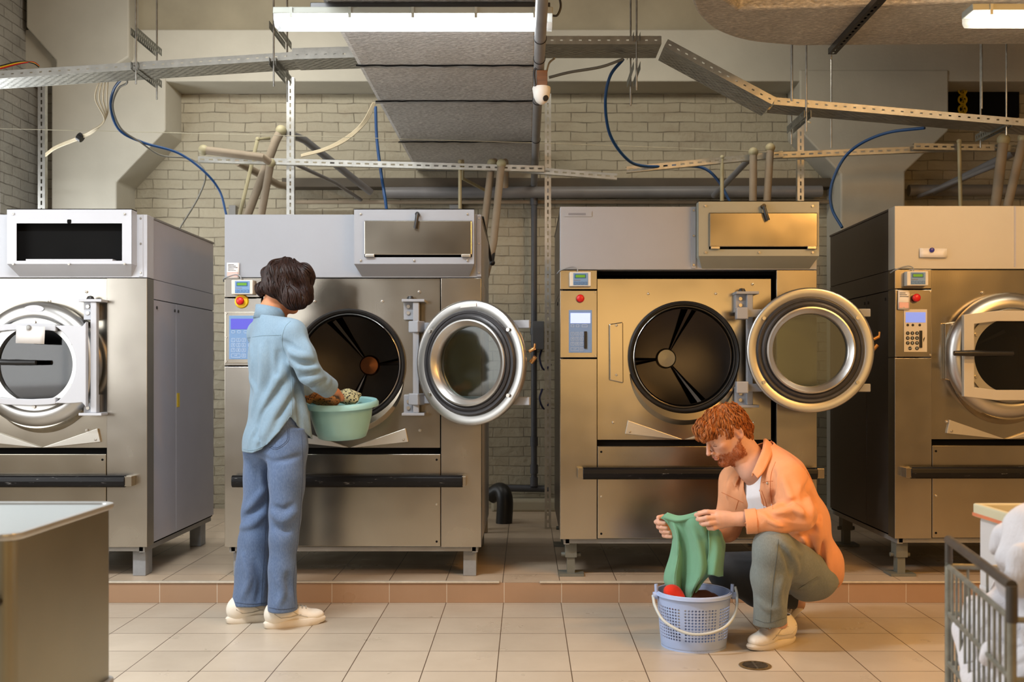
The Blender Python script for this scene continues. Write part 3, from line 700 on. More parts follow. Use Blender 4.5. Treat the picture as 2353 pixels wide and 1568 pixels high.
# hangers: slotted brackets crossing under the tray on two threaded rods
def hanger(px, levels, py_tip, label, Y0=5.97, ln=.40, dark=True):
    root = empty('tray_hanger', P(px, levels[0], Y0), label, 'bracket', 'tray hangers with threaded rods')
    X, Yb = root.location.x, root.location.y
    for k, py in enumerate(levels):
        z = P(px, py, Y0).z-root.location.z
        br = MB().box(0, ln, -.020, -.018, -.022, .022).box(0, ln, .018, .020, -.022, .022)
        o = br.obj('bracket', 'hang_face', root); o.location = (0, 0, z); o.rotation_euler = (0, 0, PI/2)
    for y in (.03, ln-.03):
        MB().cyl((0, y, P(px, py_tip, Y0).z-root.location.z), (0, y, CZ-root.location.z), .0055, 8).obj('threaded_rod', 'galv', root)
    return root
hanger(308, (150, 72), 190, 'left tray hanger, in front of the pillar head')
hanger(626, (140, 56), 196, 'tray hanger beside the left end of the lit lamp')
hanger(1464, (150, 82), 205, 'tray hanger where the blue cable loop leaves the tray')
hanger(1856, (262,), 300, 'tray hanger at the foot of the sloping tray')
hanger(2318, (282,), 308, 'rightmost tray hanger, above the beige machine')
# ducts
X0, X1 = -.893, .065; zd = 2.82; y0, y1 = 3.6, WY
du = MB().box(X0, X1, y0, y1-.004, zd, zd+.19).obj('foil_duct', 'foil', None, .03)
tag(du, 'foil wrapped ventilation duct running overhead to the brick wall', 'duct')
for yy in (5.42, 6.13, 7.22):
    j = random.uniform
    mb = MB(); n = 24
    vs = [(X0-.004+(X1-X0+.008)*i/n, yy+s*.016+j(-.004, .004), zd-.003-abs(j(0, .010))*(1-abs(s))-.004*(s == 0)) for i in range(n+1) for s in (-1, 0, 1)]
    mb.add(vs, [(i*3+k, i*3+k+1, i*3+k+4, i*3+k+3) for i in range(n) for k in (0, 1)], True)
    mb.obj('joint_tape', 'foil_tape', du)
    MB().tube([(X0+(X1-X0)*i/n, yy-.018+j(-.002, .002), zd-.002-.004*j(0, 1)) for i in range(n+1)], .004, 6).obj('joint_gap', 'hollow', du)
# rounded foil duct at top right: an elbow in plan, extruded, its lower edge rounded
zr = 2.97
p0 = [P(1592, -10, 0) if False else None]
def q(px, py): Y = F*(zr-EYE)/(CY-py); return ((px-CX)*Y/F, Y)
out = [q(1590, -60), q(1590, 0), q(1610, 40), q(1650, 72), q(1720, 95), q(1830, 106)]
out = [(a.x, a.y) for a in spline([Vector((x, y, 0)) for x, y in out], 5)]+[(3.6, 5.52), (3.6, 4.75)]+[(a) for a in [q(1660, 12)]]
out = out[:-1]+[(q(1700, 22)[0], q(1700, 22)[1])]
rd = MB().prism(out, zr, zr+.55, 'z').obj('foil_duct', 'foil_dark', None, .05)
tag(rd, 'rounded foil duct overhead in the top right corner', 'duct')
a, b = q(1912, 112), q(2040, -30)
c1 = frame_obj(MB().box(0, 1.1, -.02, .02, 0, .002).box(0, 1.1, -.022, -.02, 0, .03).box(0, 1.1, .02, .022, 0, .03), 'duct_support', 'hang_black', None, (a[0], a[1], zr-.035), (b[0], b[1], zr-.035)) if False else None
M['hang_black'] = slotted('black_slotted_channel', (.02, .02, .02), .05, .028, .05, .012, (0, 1), 0, .02, .2)
ch = empty('duct_support', (a[0], a[1], zr-.03), 'black slotted channel holding up the top right duct', 'bracket')
cc = MB().box(0, .9, -.022, .022, -.001, .001).box(0, .9, -.022, -.020, 0, .03).box(0, .9, .02, .022, 0, .03).obj('channel', 'hang_black', ch); cc.rotation_euler = (0, 0, math.atan2(b[1]-a[1], b[0]-a[0]))
MB().cyl((0, .02, -.02), (0, .02, CZ-zr), .006, 8).obj('threaded_rod', 'galv', ch)
for px, tip, Y in ((1820, 232, 6.0), (1910, 340, 7.0), (2256, 250, 6.2)):
    tag(MB().cyl(P(px, tip, Y), (P(px, 0, Y).x, Y, CZ), .006, 8).obj('threaded_rod', 'galv'), {1820: 'thin hanging rod left of the right pillar head', 1910: 'long thin rod hanging in front of the right pillar', 2256: 'thin rod in front of the dark wall niche'}[px], 'rod')
# strip lamps
M['tube'] = emit('lit_tube_cool', (.93, .97, 1), 26)
M['tube_warm'] = emit('lit_tube_warm', (1, .93, .76), 26)
def diffuser(name):
    m, n, L, b = nt(name); b.inputs['Base Color'].default_value = (.9, .93, .95, 1); b.inputs['Transmission Weight'].default_value = 0
    b.inputs['Roughness'].default_value = .25; b.inputs['Alpha'].default_value = .25; return m
M['diffuser'] = diffuser('clear_ribbed_cover')
def lamp(x0, x1, Y, zt, tube, label):
    r = empty('strip_lamp', ((x0+x1)/2, Y, zt), label, 'ceiling lamp', 'strip lamps')
    h = (x1-x0)/2
    MB().prism([(-.055, 0), (-.06, -.03), (.06, -.03), (.055, 0)], -h, h, 'x').obj('housing', 'lamp_grey', r, .004)
    MB().prism([(-.058, -.0305), (-.056, -.055), (-.035, -.078), (.035, -.078), (.056, -.055), (.058, -.0305)], -h+.003, h-.003, 'x').obj('cover', 'diffuser', r)
    for yy in (-.026, .026): MB().cyl((-h+.04, yy, -.054), (h-.05, yy, -.054), .017, 12).obj('tube', tube, r)
    for xx in (-h+.08, -h*.45, 0, h*.45, h-.08): MB().box(xx-.006, xx+.006, -.064, -.058, -.05, -.004).obj('clip', 'lamp_grey', r)
    return r
M['lamp_grey'] = mat('lamp_housing_grey', S((150, 154, 146)), .5, 0, .05)
lr = lamp(P(634, 0, 4.5).x, P(1270, 0, 4.5).x, 4.5, 2.786, 'tube', 'lit white strip lamp hung below the grey foil duct')
MB().box(P(716, 0, 4.5).x-lr.location.x, P(1264, 0, 4.5).x-lr.location.x, -.03, .03, .001, .028).obj('support_channel', 'black_metal', lr, .003)
MB().tube(spline([(.60, .0, -.02), (.625, .0, -.018), (.64, 0, .02), (.632, 0, .07)]), .005, 8).obj('supply_cord', 'black', lr)
lamp(P(2222, 0, 4.5).x, P(2222, 0, 4.5).x+1.22, 4.5, 2.80, 'tube_warm', 'lit warm strip lamp at the top right edge')
# grey pipe below the duct, elbowing down the wall
M['pipe_grey'] = mat('grey_plastic_pipe', S((128, 128, 130)), .4, 0, .08, 8)
M['pipe_dark'] = mat('dark_grey_plastic_pipe', S((74, 76, 82)), .45, 0, .1, 8)
M['beige_pipe'] = mat('beige_insulated_pipe', S((158, 144, 124)), .7, 0, .08, 9)
M['cream_pipe'] = mat('cream_plastic_pipe', S((176, 168, 134)), .5, 0, .06, 9)
xp = .063; zp = 2.70
mp = MB().tube([(xp, 3.2, zp), (xp, 6.0, zp), (xp, 8.08, zp)], .026, 16).tube([(xp, 8.08, zp), (xp, 8.15, zp-.02), (xp, 8.17, zp-.08), (xp, 8.17, 2.55)], .026, 16).obj('drain_pipe', 'pipe_grey')
tag(mp, 'grey plastic pipe under the foil duct, bending down the wall', 'pipe')
MB().tube([(xp, 8.17, 2.56), (xp, 8.17, .32)], .024, 16).obj('lower_pipe', 'pipe_dark', mp)
for z in (2.53, 1.5, .62, .40, .30): MB().cyl((xp, 8.17, z), (xp, 8.17, z+.07), .031, 18).obj('socket', 'pipe_dark', mp)
for yy in (4.6, 4.9, 5.65, 6.6): MB().lathe([(.027, -.004), (.03, 0), (.027, .004)], (xp, yy, zp), 'y', 18).obj('clamp', 'black_metal', mp)
# camera dome on a wood block
dm = empty('security_camera', (xp+.012, 5.02, zp-.028), 'white dome camera on a wood block under the grey pipe', 'camera')
M['wood'] = mat('brown_wood', S((112, 74, 44)), .6, 0, .3, 6, .1, 30, (1, 1, 8))
M['white_plastic'] = mat('white_plastic', S((226, 224, 218)), .35, 0, .02)
MB().box(-.024, .028, -.03, .03, -.075, -.0).obj('wood_block', 'wood', dm, .003)
MB().lathe([(.0004, -.075), (.043, -.076), (.045, -.082), (.043, -.10), (.038, -.125), (.027, -.146), (.012, -.158), (.0004, -.161)], (0, 0, 0), 'z', 32).obj('dome', 'white_plastic', dm)
MB().lathe([(.0004, -.0415), (.013, -.0405), (.015, -.037), (.0152, -.030)], (0, 0, 0), 'y', 20).obj('lens_window', 'black', dm).matrix_local = Matrix.Translation((.004, .004, -.122)) @ Euler((math.radians(22), 0, math.radians(28))).to_matrix().to_4x4()
MB().tube(spline([(-.03, -.032, -.08), (-.036, -.034, -.04), (-.034, -.03, 0), (-.02, -.034, .01)]), .006, 8).obj('camera_lead', 'black', dm)
# vertical slotted struts
def strut(px, pyt, pyb, Y, label, w=.046):
    a = P(px, pyt, Y); zb_ = max(P(px, pyb, Y).z, .106)
    r = empty('slotted_post', (a.x, Y, zb_), label, 'metal post', 'galvanised slotted posts'); h = a.z-zb_
    o = MB().box(-w/2, w/2, 0, .002, 0, h).obj('slotted_face', 'strut_face', r)
    MB().box(-w/2, -w/2+.002, .002, .04, 0, h).obj('flange', 'galv', r); MB().box(w/2-.002, w/2, .002, .04, 0, h).obj('flange', 'galv', r)
    return r
strut(95, 190, 1330, 7.15, 'slotted post at far left by the brick side wall', .05)
strut(667, 178, 1330, 7.23, 'slotted post left of the foil duct, behind the machine', .054)
strut(1259, 215, 1330, 7.23, 'tall slotted post standing in the gap between two machines', .044)
strut(1840, 290, 1330, 7.23, 'slotted post behind the grey-green lint box', .046)
# rails
def rail(a, b, label):
    L_ = (Vector(b)-Vector(a)).length
    o = frame_obj(MB().box(0, L_, -.001, .001, -.02, .02), 'support_rail', 'rail_face', None, a, b)
    for z in (-.02, .02): MB().box(0, L_, 0, .035, z-.001, z+.001).obj('flange', 'galv', o)
    return tag(o, label, 'rail', 'galvanised support rails for the pipes')
rail(P(455, 366, 7.13), P(1250, 388, 7.13), 'long rail at the left, holding pipes above the machine tops')
rail(P(1170, 387, 7.19), P(1418, 406, 7.12), 'short rail sloping down across the tall post in the gap')
rail(P(1440, 390, 7.08), P(1800, 354, 7.13), 'rail rising from left to the slotted post at the right')
rail(P(1755, 358, 7.16), P(2240, 338, 7.16), 'rail behind the two grey upright pipes, top right')
rail(P(2100, 336, 7.10), P(2500, 343, 7.10), 'rightmost rail, crossing the paired pipes by the edge')
# pipes
def pipe(pts, r, m, label, elbows=(), em=None, group='pipes above the machines'):
    o = MB().tube(pts, r, 14).obj('pipe', m); tag(o, label, 'pipe', group)
    for e in elbows:
        MB().sphere(e, r*1.28, 10).obj('elbow', em or m, o)
    return o
A = lambda *t: [P(*k) for k in t]
def D(*t):            # the same, with the foot of the pipe carried down to the platform behind the machine
    q_ = A(*t); return [Vector((q_[0].x, q_[0].y, .11))]+q_
pp = A((568, 497, 7.3), (633, 325, 7.2), (646, 300, 7.2), (700, 322, 7.6), (852, 442, 8.1))
pipe([Vector((pp[0].x, pp[0].y, .11))]+pp[:3], .030, 'beige_pipe', 'thick beige pipe leaning up to an elbow left of the slotted post', pp[2:3], 'cream_pipe')
pipe([pp[2], pp[3], pp[4]], .028, 'pipe_grey', 'grey brown pipe slanting down to the wall behind the left post')
pp = A((600, 497, 7.22), (622, 375, 7.12), (605, 362, 7.05), (468, 345, 7.06))
pipe([Vector((pp[0].x, pp[0].y, .11))]+pp[:2], .026, 'beige_pipe', 'beige pipe with joint below the left rail end', pp[1:2], 'cream_pipe')
pipe(pp[1:], .028, 'beige_pipe', 'beige pipe lying along the left rail', pp[3:4], 'cream_pipe')
pp = D((550, 497, 7.35), (592, 320, 7.35), (618, 318, 7.6))
pipe(pp, .013, 'cream_pipe', 'thin cream pipe hooking over near the left rail', pp[2:3])
pp = D((1057, 489, 7.15), (1057, 372, 7.15), (1063, 370, 7.3), (1063, 410, 7.4), (1120, 440, 8.0))
pipe(pp, .012, 'cream_pipe', 'thin cream pipe beside the foil duct end', pp[2:3])
pp = D((1108, 560, 7.2), (1130, 376, 7.2), (1136, 372, 7.45))
pipe(pp, .026, 'beige_pipe', 'beige upright pipe, left one of the pair by the foil duct', pp[2:3], 'cream_pipe')
pp = D((1112, 650, 7.05), (1134, 560, 7.12), (1152, 376, 7.12), (1160, 372, 7.4), (1160, 430, 7.5))
pipe(pp, .026, 'beige_pipe', 'beige upright pipe, right one of the pair by the foil duct', pp[3:4], 'cream_pipe')
pp = D((1659, 467, 7.12), (1659, 362, 7.12)); pipe(pp, .013, 'cream_pipe', 'thin cream pipe behind the third machine', pp[2:])
pp = D((1730, 468, 7.04), (1731, 350, 7.04)); pipe(pp, .026, 'beige_pipe', 'beige upright pipe with a printed stripe behind the third machine', pp[2:], 'cream_pipe')
pp = D((1762, 468, 7.06), (1770, 340, 7.06)); pipe(pp, .026, 'beige_pipe', 'beige pipe right of the upright pipe behind the third machine', pp[2:], 'cream_pipe')
pp = A((1735, 352, 7.2), (1640, 450, 8.1)); pipe(pp, .022, 'pipe_grey', 'grey pipe slanting to the wall behind the third machine')
pp = D((2207, 470, 7.05), (2204, 325, 7.05)); pipe(pp, .013, 'cream_pipe', 'thin cream pipe above the beige machine', pp[2:])
pp = D((2288, 470, 7.05), (2306, 322, 7.05)); pipe(pp, .034, 'beige_pipe', 'grey beige pipe, left one of the leaning pair at the right edge', pp[2:], 'cream_pipe')
pp = D((2316, 470, 7.0), (2352, 318, 7.0)); pipe(pp, .030, 'beige_pipe', 'grey beige pipe leaning out of frame at the right edge', pp[2:], 'cream_pipe')
pp = A((2330, 350, 7.3), (2150, 440, 8.1)); pipe(pp, .03, 'pipe_grey', 'thick grey pipe slanting to the wall above the beige machine')
pp = A((2290, 380, 7.3), (2110, 452, 8.1)); pipe(pp, .016, 'pipe_grey', 'thin grey pipe slanting to the wall above the beige machine')
pipe(A((880, 443, 8.13), (1888, 440, 8.13)), .045, 'pipe_grey', 'long grey pipe lying along the back wall left of the right pillar', (), None, 'pipes along the back wall')
pipe(A((2088, 438, 8.13), (2500, 437, 8.13)), .045, 'pipe_grey', 'grey pipe lying along the back wall right of the right pillar', (), None, 'pipes along the back wall')
pipe(A((660, 465, 8.2), (1925, 464, 8.2)), .015, 'beige_pipe', 'thin pipe running along the wall below the long grey pipe', (), None, 'pipes along the back wall')
pipe(A((545, 372, 7.3), (640, 425, 8.0), (668, 428, 8.1)), .028, 'beige_pipe', 'short beige pipe sloping behind the left rail')
pipe(A((680, 378, 7.4), (770, 420, 7.9), (830, 460, 8.15)), .014, 'pipe_grey', 'thin grey tube drooping to the wall beside the left post')
M['ledge'] = mat('dark_ledge', S((82, 74, 62)), .7, 0, .15, 3)
struct(MB().box(P(650, 0, 8.2).x, P(1935, 0, 8.2).x, 8.16, WY+.02, P(0, 432, 8.2).z, P(0, 411, 8.2).z).obj('trim_ledge', 'ledge', None, .004))
tag(MB().tube(A((1128, 600, 7.0), (1108, 500, 6.7)), .012, 8).tube(A((1131, 605, 7.0), (1140, 540, 7.3)), .012, 8).sphere(P(1131, 604, 7.0), .02, 8).obj('hose', 'black'), 'dark forked hose hanging beside the casing of the second machine', 'hose')
# cables
M['blue_cable'] = mat('blue_cable', S((34, 78, 132)), .45, 0, .05); M['grey_cable'] = mat('grey_cable', S((130, 128, 118)), .5, 0, .05)
M['cream_cable'] = mat('cream_cable', S((214, 200, 168)), .5, 0, .05)
def cable(pts, r, m, label, group='cables hanging from the trays'):
    return tag(MB().tube(spline(A(*pts), 8), r, 8).obj('cable', m), label, 'cable', group)
cable([(288, 172, 6.2), (262, 205, 6.4), (255, 250, 6.5), (275, 300, 6.6), (330, 328, 6.75), (410, 352, 6.9), (470, 395, 7.0), (505, 440, 7.1), (520, 494, 7.1)], .0085, 'blue_cable', 'blue cable curving from the left tray down to the second machine')
cable([(285, 170, 6.22), (292, 190, 6.3), (272, 204, 6.38), (259, 245, 6.48), (278, 295, 6.6), (320, 325, 6.72), (370, 357, 6.9), (440, 366, 7.05), (472, 400, 7.1), (455, 455, 7.3), (412, 526, 7.4)], .006, 'grey_cable', 'grey cable following the blue one from the left tray')
for k in range(4):
    e = (k-1.5)
    cable([(241+5*e, 172, 6.2), (232+9*e, 225, 6.35), (243+2*e, 270-4*e, 6.5), (215+3*e, 300, 6.6), (184+1.5*e, 316+1.5*e, 6.8), (130, 338+2*e, 7.0), (105, 356+2*e, 7.12)], .0048, 'cream_cable', ['outermost', 'second', 'third', 'innermost'][k]+' cream wire in the bundle from the left tray to the far left post', 'cream wires')
tag(MB().cyl(P(180, 313, 6.76), P(189, 319, 6.76), .028, 12).obj('cable_tie', 'black'), 'black tie round the cream wires by the left pillar', 'cable tie')
for k in range(4):
    e = k-1.5
    cable([(860+2*e, 236, 7.0), (838+3*e, 280, 7.05), (800, 316+3*e, 7.1), (750, 342+2*e, 7.15), (692, 358+1.5*e, 7.18)], .0048, 'cream_cable', ['outermost', 'second', 'third', 'innermost'][k]+' cream wire arching from the duct corner to the left rail', 'cream wires')
cable([(863, 245, 7.3), (866, 320, 7.3), (876, 400, 7.25), (888, 480, 7.1), (890, 553, 6.62)], .011, 'blue_cable', 'blue cable hanging straight beside the foil duct')
cable([(1432, 136, 6.2), (1402, 175, 6.3), (1391, 235, 6.4), (1402, 310, 6.6), (1440, 365, 6.8), (1480, 382, 7.0), (1560, 382, 7.2), (1615, 386, 7.2), (1650, 415, 7.2), (1680, 470, 7.15)], .010, 'blue_cable', 'blue cable looping down from the level tray to the third machine')
cable([(2125, 294, 6.3), (2040, 305, 6.5), (1975, 332, 6.7), (1935, 370, 6.8), (1910, 430, 6.8), (1912, 480, 6.8), (1935, 523, 6.7)], .010, 'blue_cable', 'blue cable from the right tray to the beige machine')
cable([(1262, 178, 6.3), (1310, 166, 6.25), (1380, 154, 6.2), (1432, 136, 6.18)], .009, 'grey_cable', 'grey cable slung under the level tray by the ceiling pipe')
cable([(1256, 165, 6.3), (1262, 145, 6.25), (1274, 134, 6.2)], .006, 'cream_cable', 'short cream wire curling up beside the ceiling pipe')
cable([(648, 143, 6.3), (658, 155, 6.5), (663, 180, 7.0)], .008, 'grey_cable', 'short grey cable entering the top of the left slotted post')
for k, c in enumerate(('red', 'yellow', 'black')):
    cable([(0, 158-3*k, 6.02), (45, 146-2*k, 6.08), (75, 143+k, 6.1), (90, 152+k, 6.12)], .005, c, '%s wire arching above the left end of the tray' % ('red', 'yellow', 'black')[k], 'loose wires on the left tray')
cable([(1842, 288, 7.2), (1848, 278, 6.9), (1862, 282, 6.6)], .006, 'cream_cable', 'cream wire at the top of the right slotted post')
M['wire'] = mat('washing_line', S((190, 184, 160)), .5)
tag(MB().tube(A((-60, 294, 6.9), (660, 312, 6.95), (1250, 329, 7.0), (1800, 350, 7.05)), .0022, 6).obj('wire', 'wire'), 'thin taut wire stretched right across the back wall', 'wire')
# things in the gap between the machines
M['box_grey'] = mat('grey_box', S((96, 98, 102)), .5, 0, .05)
tag(MB().box(P(1224, 0, 8.0).x, P(1250, 0, 8.0).x, 8.02, 8.28, P(0, 803, 8.0).z, P(0, 738, 8.0).z).obj('junction_box', 'box_grey', None, .004), 'grey junction box on the wall between the machines', 'box')
tag(MB().box(P(1033, 0, 8.25).x, P(1062, 0, 8.25).x, 8.24, 8.299, P(0, 492, 8.25).z, P(0, 470, 8.25).z).obj('junction_box', 'frame', None, .003), 'small grey wall box above the second machine', 'box')
tag(MB().box(P(526, 0, 8.25).x, P(542, 0, 8.25).x, 8.24, 8.299, P(0, 500, 8.25).z, P(0, 472, 8.25).z).obj('junction_box', 'frame', None, .003), 'small grey wall box left of the blue cable end', 'box')
for i, (a, b) in enumerate((((1246, 800), (1262, 850)), ((1246, 895), (1258, 940)))):
    tag(MB().tube(spline(A((a[0], a[1], 8.29), (a[0]-6, (a[1]+b[1])/2, 8.22), (a[0]+4, b[1], 8.22), (b[0]+4, b[1]-12, 8.29)), 6), .008, 8).obj('cable', 'blue_navy'), ['navy', 'lower navy'][i]+' cable loop '+['just below the grey junction box', 'further down the wall between the machines'][i], 'cable')
tag(MB().tube(spline(A((1128, 1140, 7.6), (1150, 1128, 7.55), (1160, 1150, 7.5), (1158, 1206, 7.5)), 6), .06, 16).obj('waste_pipe', 'black'), 'fat black waste pipe bending to the floor behind the second machine', 'pipe')
pipe(A((1150, 1122, 8.2), (1265, 1124, 8.2)), .028, 'pipe_dark', 'dark horizontal pipe low on the wall in the gap', (), None, 'pipes along the back wall')
struct(MB().box(P(1130, 0, 8.2).x, P(1280, 0, 8.2).x, 8.1, WY+.02, .1, .2).obj('trim_sill', 'plaster_dim', None, .02))
# hoist chain in the niche
mb = MB()
for i in range(7): mb.lathe([(.032, -.008), (.04, 0), (.032, .008), (.024, 0)], (P(2212, 0, 8.2).x, 8.19+.01*(i % 2), P(0, 262-i*11, 8.2).z), 'y' if i % 2 else 'x', 14, close=True)
tag(mb.obj('chain', 'yellow'), 'yellow chain hanging in the dark niche high on the wall', 'chain')
# ------------------------------------------------------------------ smooth-blended bodies: a field of rounded shapes turned into one continuous surface
from mathutils.bvhtree import BVHTree
def vec(*a): return np.array(a, dtype=np.float64)
class Body:
    def __init__(s, lo, hi, res):
        s.lo = np.array(lo, float); s.res = res; s.n = np.ceil((np.array(hi, float)-s.lo)/res).astype(int)+1
        s.D = np.full(s.n, 1.0, dtype=np.float32); s.ax = [s.lo[i]+res*np.arange(s.n[i]) for i in range(3)]; s.cuts = []
    def win(s, lo, hi):
        a = np.maximum(0, np.floor((np.array(lo)-s.lo)/s.res).astype(int)); b = np.minimum(s.n, np.ceil((np.array(hi)-s.lo)/s.res).astype(int)+1)
        if (b <= a).any(): return None, None
        sl = tuple(slice(x, y) for x, y in zip(a, b))
        X, Y, Z = np.meshgrid(*[s.ax[i][sl[i]] for i in range(3)], indexing='ij'); return sl, (X, Y, Z)
    def mix(s, sl, d, k, mode):
        D = s.D[sl]
        if mode == 'sub':
            h = np.clip(.5-.5*(D+d)/k, 0, 1); s.D[sl] = D*(1-h)-d*h+k*h*(1-h)
        elif mode == 'int':
            h = np.clip(.5-.5*(D-d)/k, 0, 1); s.D[sl] = D*(1-h)+d*h+k*h*(1-h)
        else:
            h = np.clip(.5+.5*(D-d)/k, 0, 1); s.D[sl] = D*(1-h)+d*h-k*h*(1-h)
    def cap(s, a, b, ra, rb=None, k=.02, mode='add', flat=None, q=.6):
        rb = ra if rb is None else rb; a = np.array(a, float); b = np.array(b, float); m = max(ra, rb)+2*k+4*s.res
        sl, g = s.win(np.minimum(a, b)-m, np.maximum(a, b)+m)
        if sl is None: return s
        d = b-a; L2 = max(d @ d, 1e-12); p = [g[i]-a[i] for i in range(3)]
        t = np.clip((p[0]*d[0]+p[1]*d[1]+p[2]*d[2])/L2, 0, 1); o = [p[i]-t*d[i] for i in range(3)]
        if flat is not None:
            f = np.array(flat, float); f /= np.linalg.norm(f); w = (o[0]*f[0]+o[1]*f[1]+o[2]*f[2])*(1/q-1); o = [o[i]+f[i]*w for i in range(3)]
        r = ra+(rb-ra)*t; dist = np.sqrt(o[0]**2+o[1]**2+o[2]**2)-r
        if flat is not None: dist = dist*(.5+.5*q)
        s.mix(sl, dist, k, mode); return s
    def chain(s, pts, rs, k=.02, **kw):
        for i in range(len(pts)-1): s.cap(pts[i], pts[i+1], rs[i], rs[i+1], k, **kw)
        return s
    def ell(s, c, r, R=None, k=.02, mode='add'):
        c = np.array(c, float); r = np.array(r, float); m = r.max()+2*k+4*s.res
        sl, g = s.win(c-m, c+m)
        if sl is None: return s
        p = [g[i]-c[i] for i in range(3)]
        if R is not None: p = [p[0]*R[0][i]+p[1]*R[1][i]+p[2]*R[2][i] for i in range(3)]   # columns of R are the axes
        k0 = np.sqrt(sum((p[i]/r[i])**2 for i in range(3))); k1 = np.sqrt(sum((p[i]/r[i]**2)**2 for i in range(3)))
        s.mix(sl, k0*(k0-1)/np.maximum(k1, 1e-6), k, mode); return s
    def loft(s, st, u, v, k=.02):     # st: (z, cx, cy, a, b); ellipses with half-axes a along u and b along v
        st = sorted(st); z = np.array([t[0] for t in st]); m = .3
        C = np.array(st); lo = (C[:, 1].min()-m, C[:, 2].min()-m, z[0]-.05); hi = (C[:, 1].max()+m, C[:, 2].max()+m, z[-1]+.05)
        sl, g = s.win(lo, hi); zz = s.ax[2][sl[2]]
        f = np.linspace(z[0], z[-1], 240); ip = []
        for j in range(1, 5):
            w = np.interp(f, z, C[:, j]); kk = np.ones(25)/25
            w = np.convolve(np.pad(w, 12, 'edge'), kk, 'valid'); ip.append(np.interp(zz, f, w)[None, None, :])
        x = g[0]-ip[0]; y = g[1]-ip[1]; U_ = (x*u[0]+y*u[1])/ip[2]; V_ = (x*v[0]+y*v[1])/ip[3]
        q = np.sqrt(U_**2+V_**2); d = (q-1)*np.minimum(ip[2], ip[3])
        d = np.maximum(d, np.maximum(z[0]-g[2], g[2]-z[-1]))
        s.mix(sl, d, k, 'add'); return s
    def fold(s, pts, r, amp):        # soft ridge (amp > 0) or groove along a line
        pts = [np.array(p, float) for p in pts]; m = r*2.4
        for i in range(len(pts)-1):
            a, b = pts[i], pts[i+1]; sl, g = s.win(np.minimum(a, b)-m, np.maximum(a, b)+m)
            if sl is None: continue
            d = b-a; t = np.clip(sum((g[j]-a[j])*d[j] for j in range(3))/max(d @ d, 1e-9), 0, 1)
            e = sum((g[j]-a[j]-t*d[j])**2 for j in range(3)); w = 1-.0*t
            s.D[sl] -= amp*np.exp(-e/r**2)
        return s
    def prep(s):                     # a first surface, so that folds can be laid exactly on it
        V, Q = s.surface(); s.bvh = BVHTree.FromPolygons(V.tolist(), Q.tolist()); return s
    def pfold(s, pts, r, amp, Y=None):
        r *= .85; amp *= 2.0
        q = [s.hit(x, y, 0) for x, y in [(v.x, v.y) for v in spline([Vector((x, y, 0)) for x, y in pts], 3)]]; q = [p for p in q if p is not None]
        seg = [q[i:i+2] for i in range(len(q)-1) if (q[i]-q[i+1]).length < .12]
        if not seg: return s
        ll = np.array([[np.array(a), np.array(b)] for a, b in seg]); lo = ll.min((0, 1))-2.4*r; hi = ll.max((0, 1))+2.4*r; sl, g = s.win(lo, hi)
        if sl is None: return s
        best = np.full(g[0].shape, 9.0); n = len(seg); tt = np.zeros(g[0].shape)
        for i, (a, b) in enumerate(ll):
            d = b-a; t = np.clip(sum((g[j]-a[j])*d[j] for j in range(3))/max(d @ d, 1e-9), 0, 1)
            e = sum((g[j]-a[j]-t*d[j])**2 for j in range(3)); m = e < best; best = np.where(m, e, best); tt = np.where(m, (i+t)/n, tt)
        s.D[sl] -= (amp*np.exp(-best/r**2)*np.clip(np.sin(PI*np.clip(tt, .03, .97))**.5, 0, 1)).astype(np.float32); return s
    def wave(s, d, f, amp, ph=0, warp=.6, wf=9):
        X, Y, Z = np.meshgrid(*s.ax, indexing='ij'); 
        w = warp*(np.sin(wf*X+1.3*ph)+np.sin(wf*1.3*Z+ph)+np.sin(wf*.8*Y+2*ph))
        s.D += (amp*np.sin(f*(d[0]*X+d[1]*Y+d[2]*Z)+ph+w)).astype(np.float32); return s
    def cut(s, fn):                  # opening: removes what lies where fn > 0
        X, Y, Z = np.meshgrid(*s.ax, indexing='ij'); c = fn(X, Y, Z).astype(np.float32); s.D = np.maximum(s.D, c); s.cuts.append(fn); return s
    def surface(s):
        D = s.D.astype(np.float64); nx, ny, nz = D.shape; neg = D < 0
        c = neg[:-1, :-1, :-1].astype(np.int8)
        for i, j, k in ((1, 0, 0), (0, 1, 0), (0, 0, 1), (1, 1, 0), (1, 0, 1), (0, 1, 1), (1, 1, 1)): c = c+neg[i:nx-1+i, j:ny-1+j, k:nz-1+k]
        act = (c > 0) & (c < 8); idx = -np.ones(act.shape, int); cells = np.argwhere(act); idx[act] = np.arange(len(cells))
        acc = np.zeros((len(cells), 3)); cnt = np.zeros(len(cells)); I, J, K = cells.T
        for a in range(3):
            b, e = [x for x in range(3) if x != a]
            for p in (0, 1):
                for q in (0, 1):
                    o = np.zeros(3, int); o[b] = p; o[e] = q; o2 = o.copy(); o2[a] = 1
                    v0 = D[I+o[0], J+o[1], K+o[2]]; v1 = D[I+o2[0], J+o2[1], K+o2[2]]
                    m = (v0 < 0) != (v1 < 0); t = np.where(m, v0/np.where(m, v0-v1, 1), 0); pt = np.tile(o.astype(float), (len(cells), 1)); pt[:, a] += t
                    acc[m] += pt[m]; cnt[m] += 1
        V = s.lo+s.res*(cells+acc/np.maximum(cnt, 1)[:, None]); Q = []
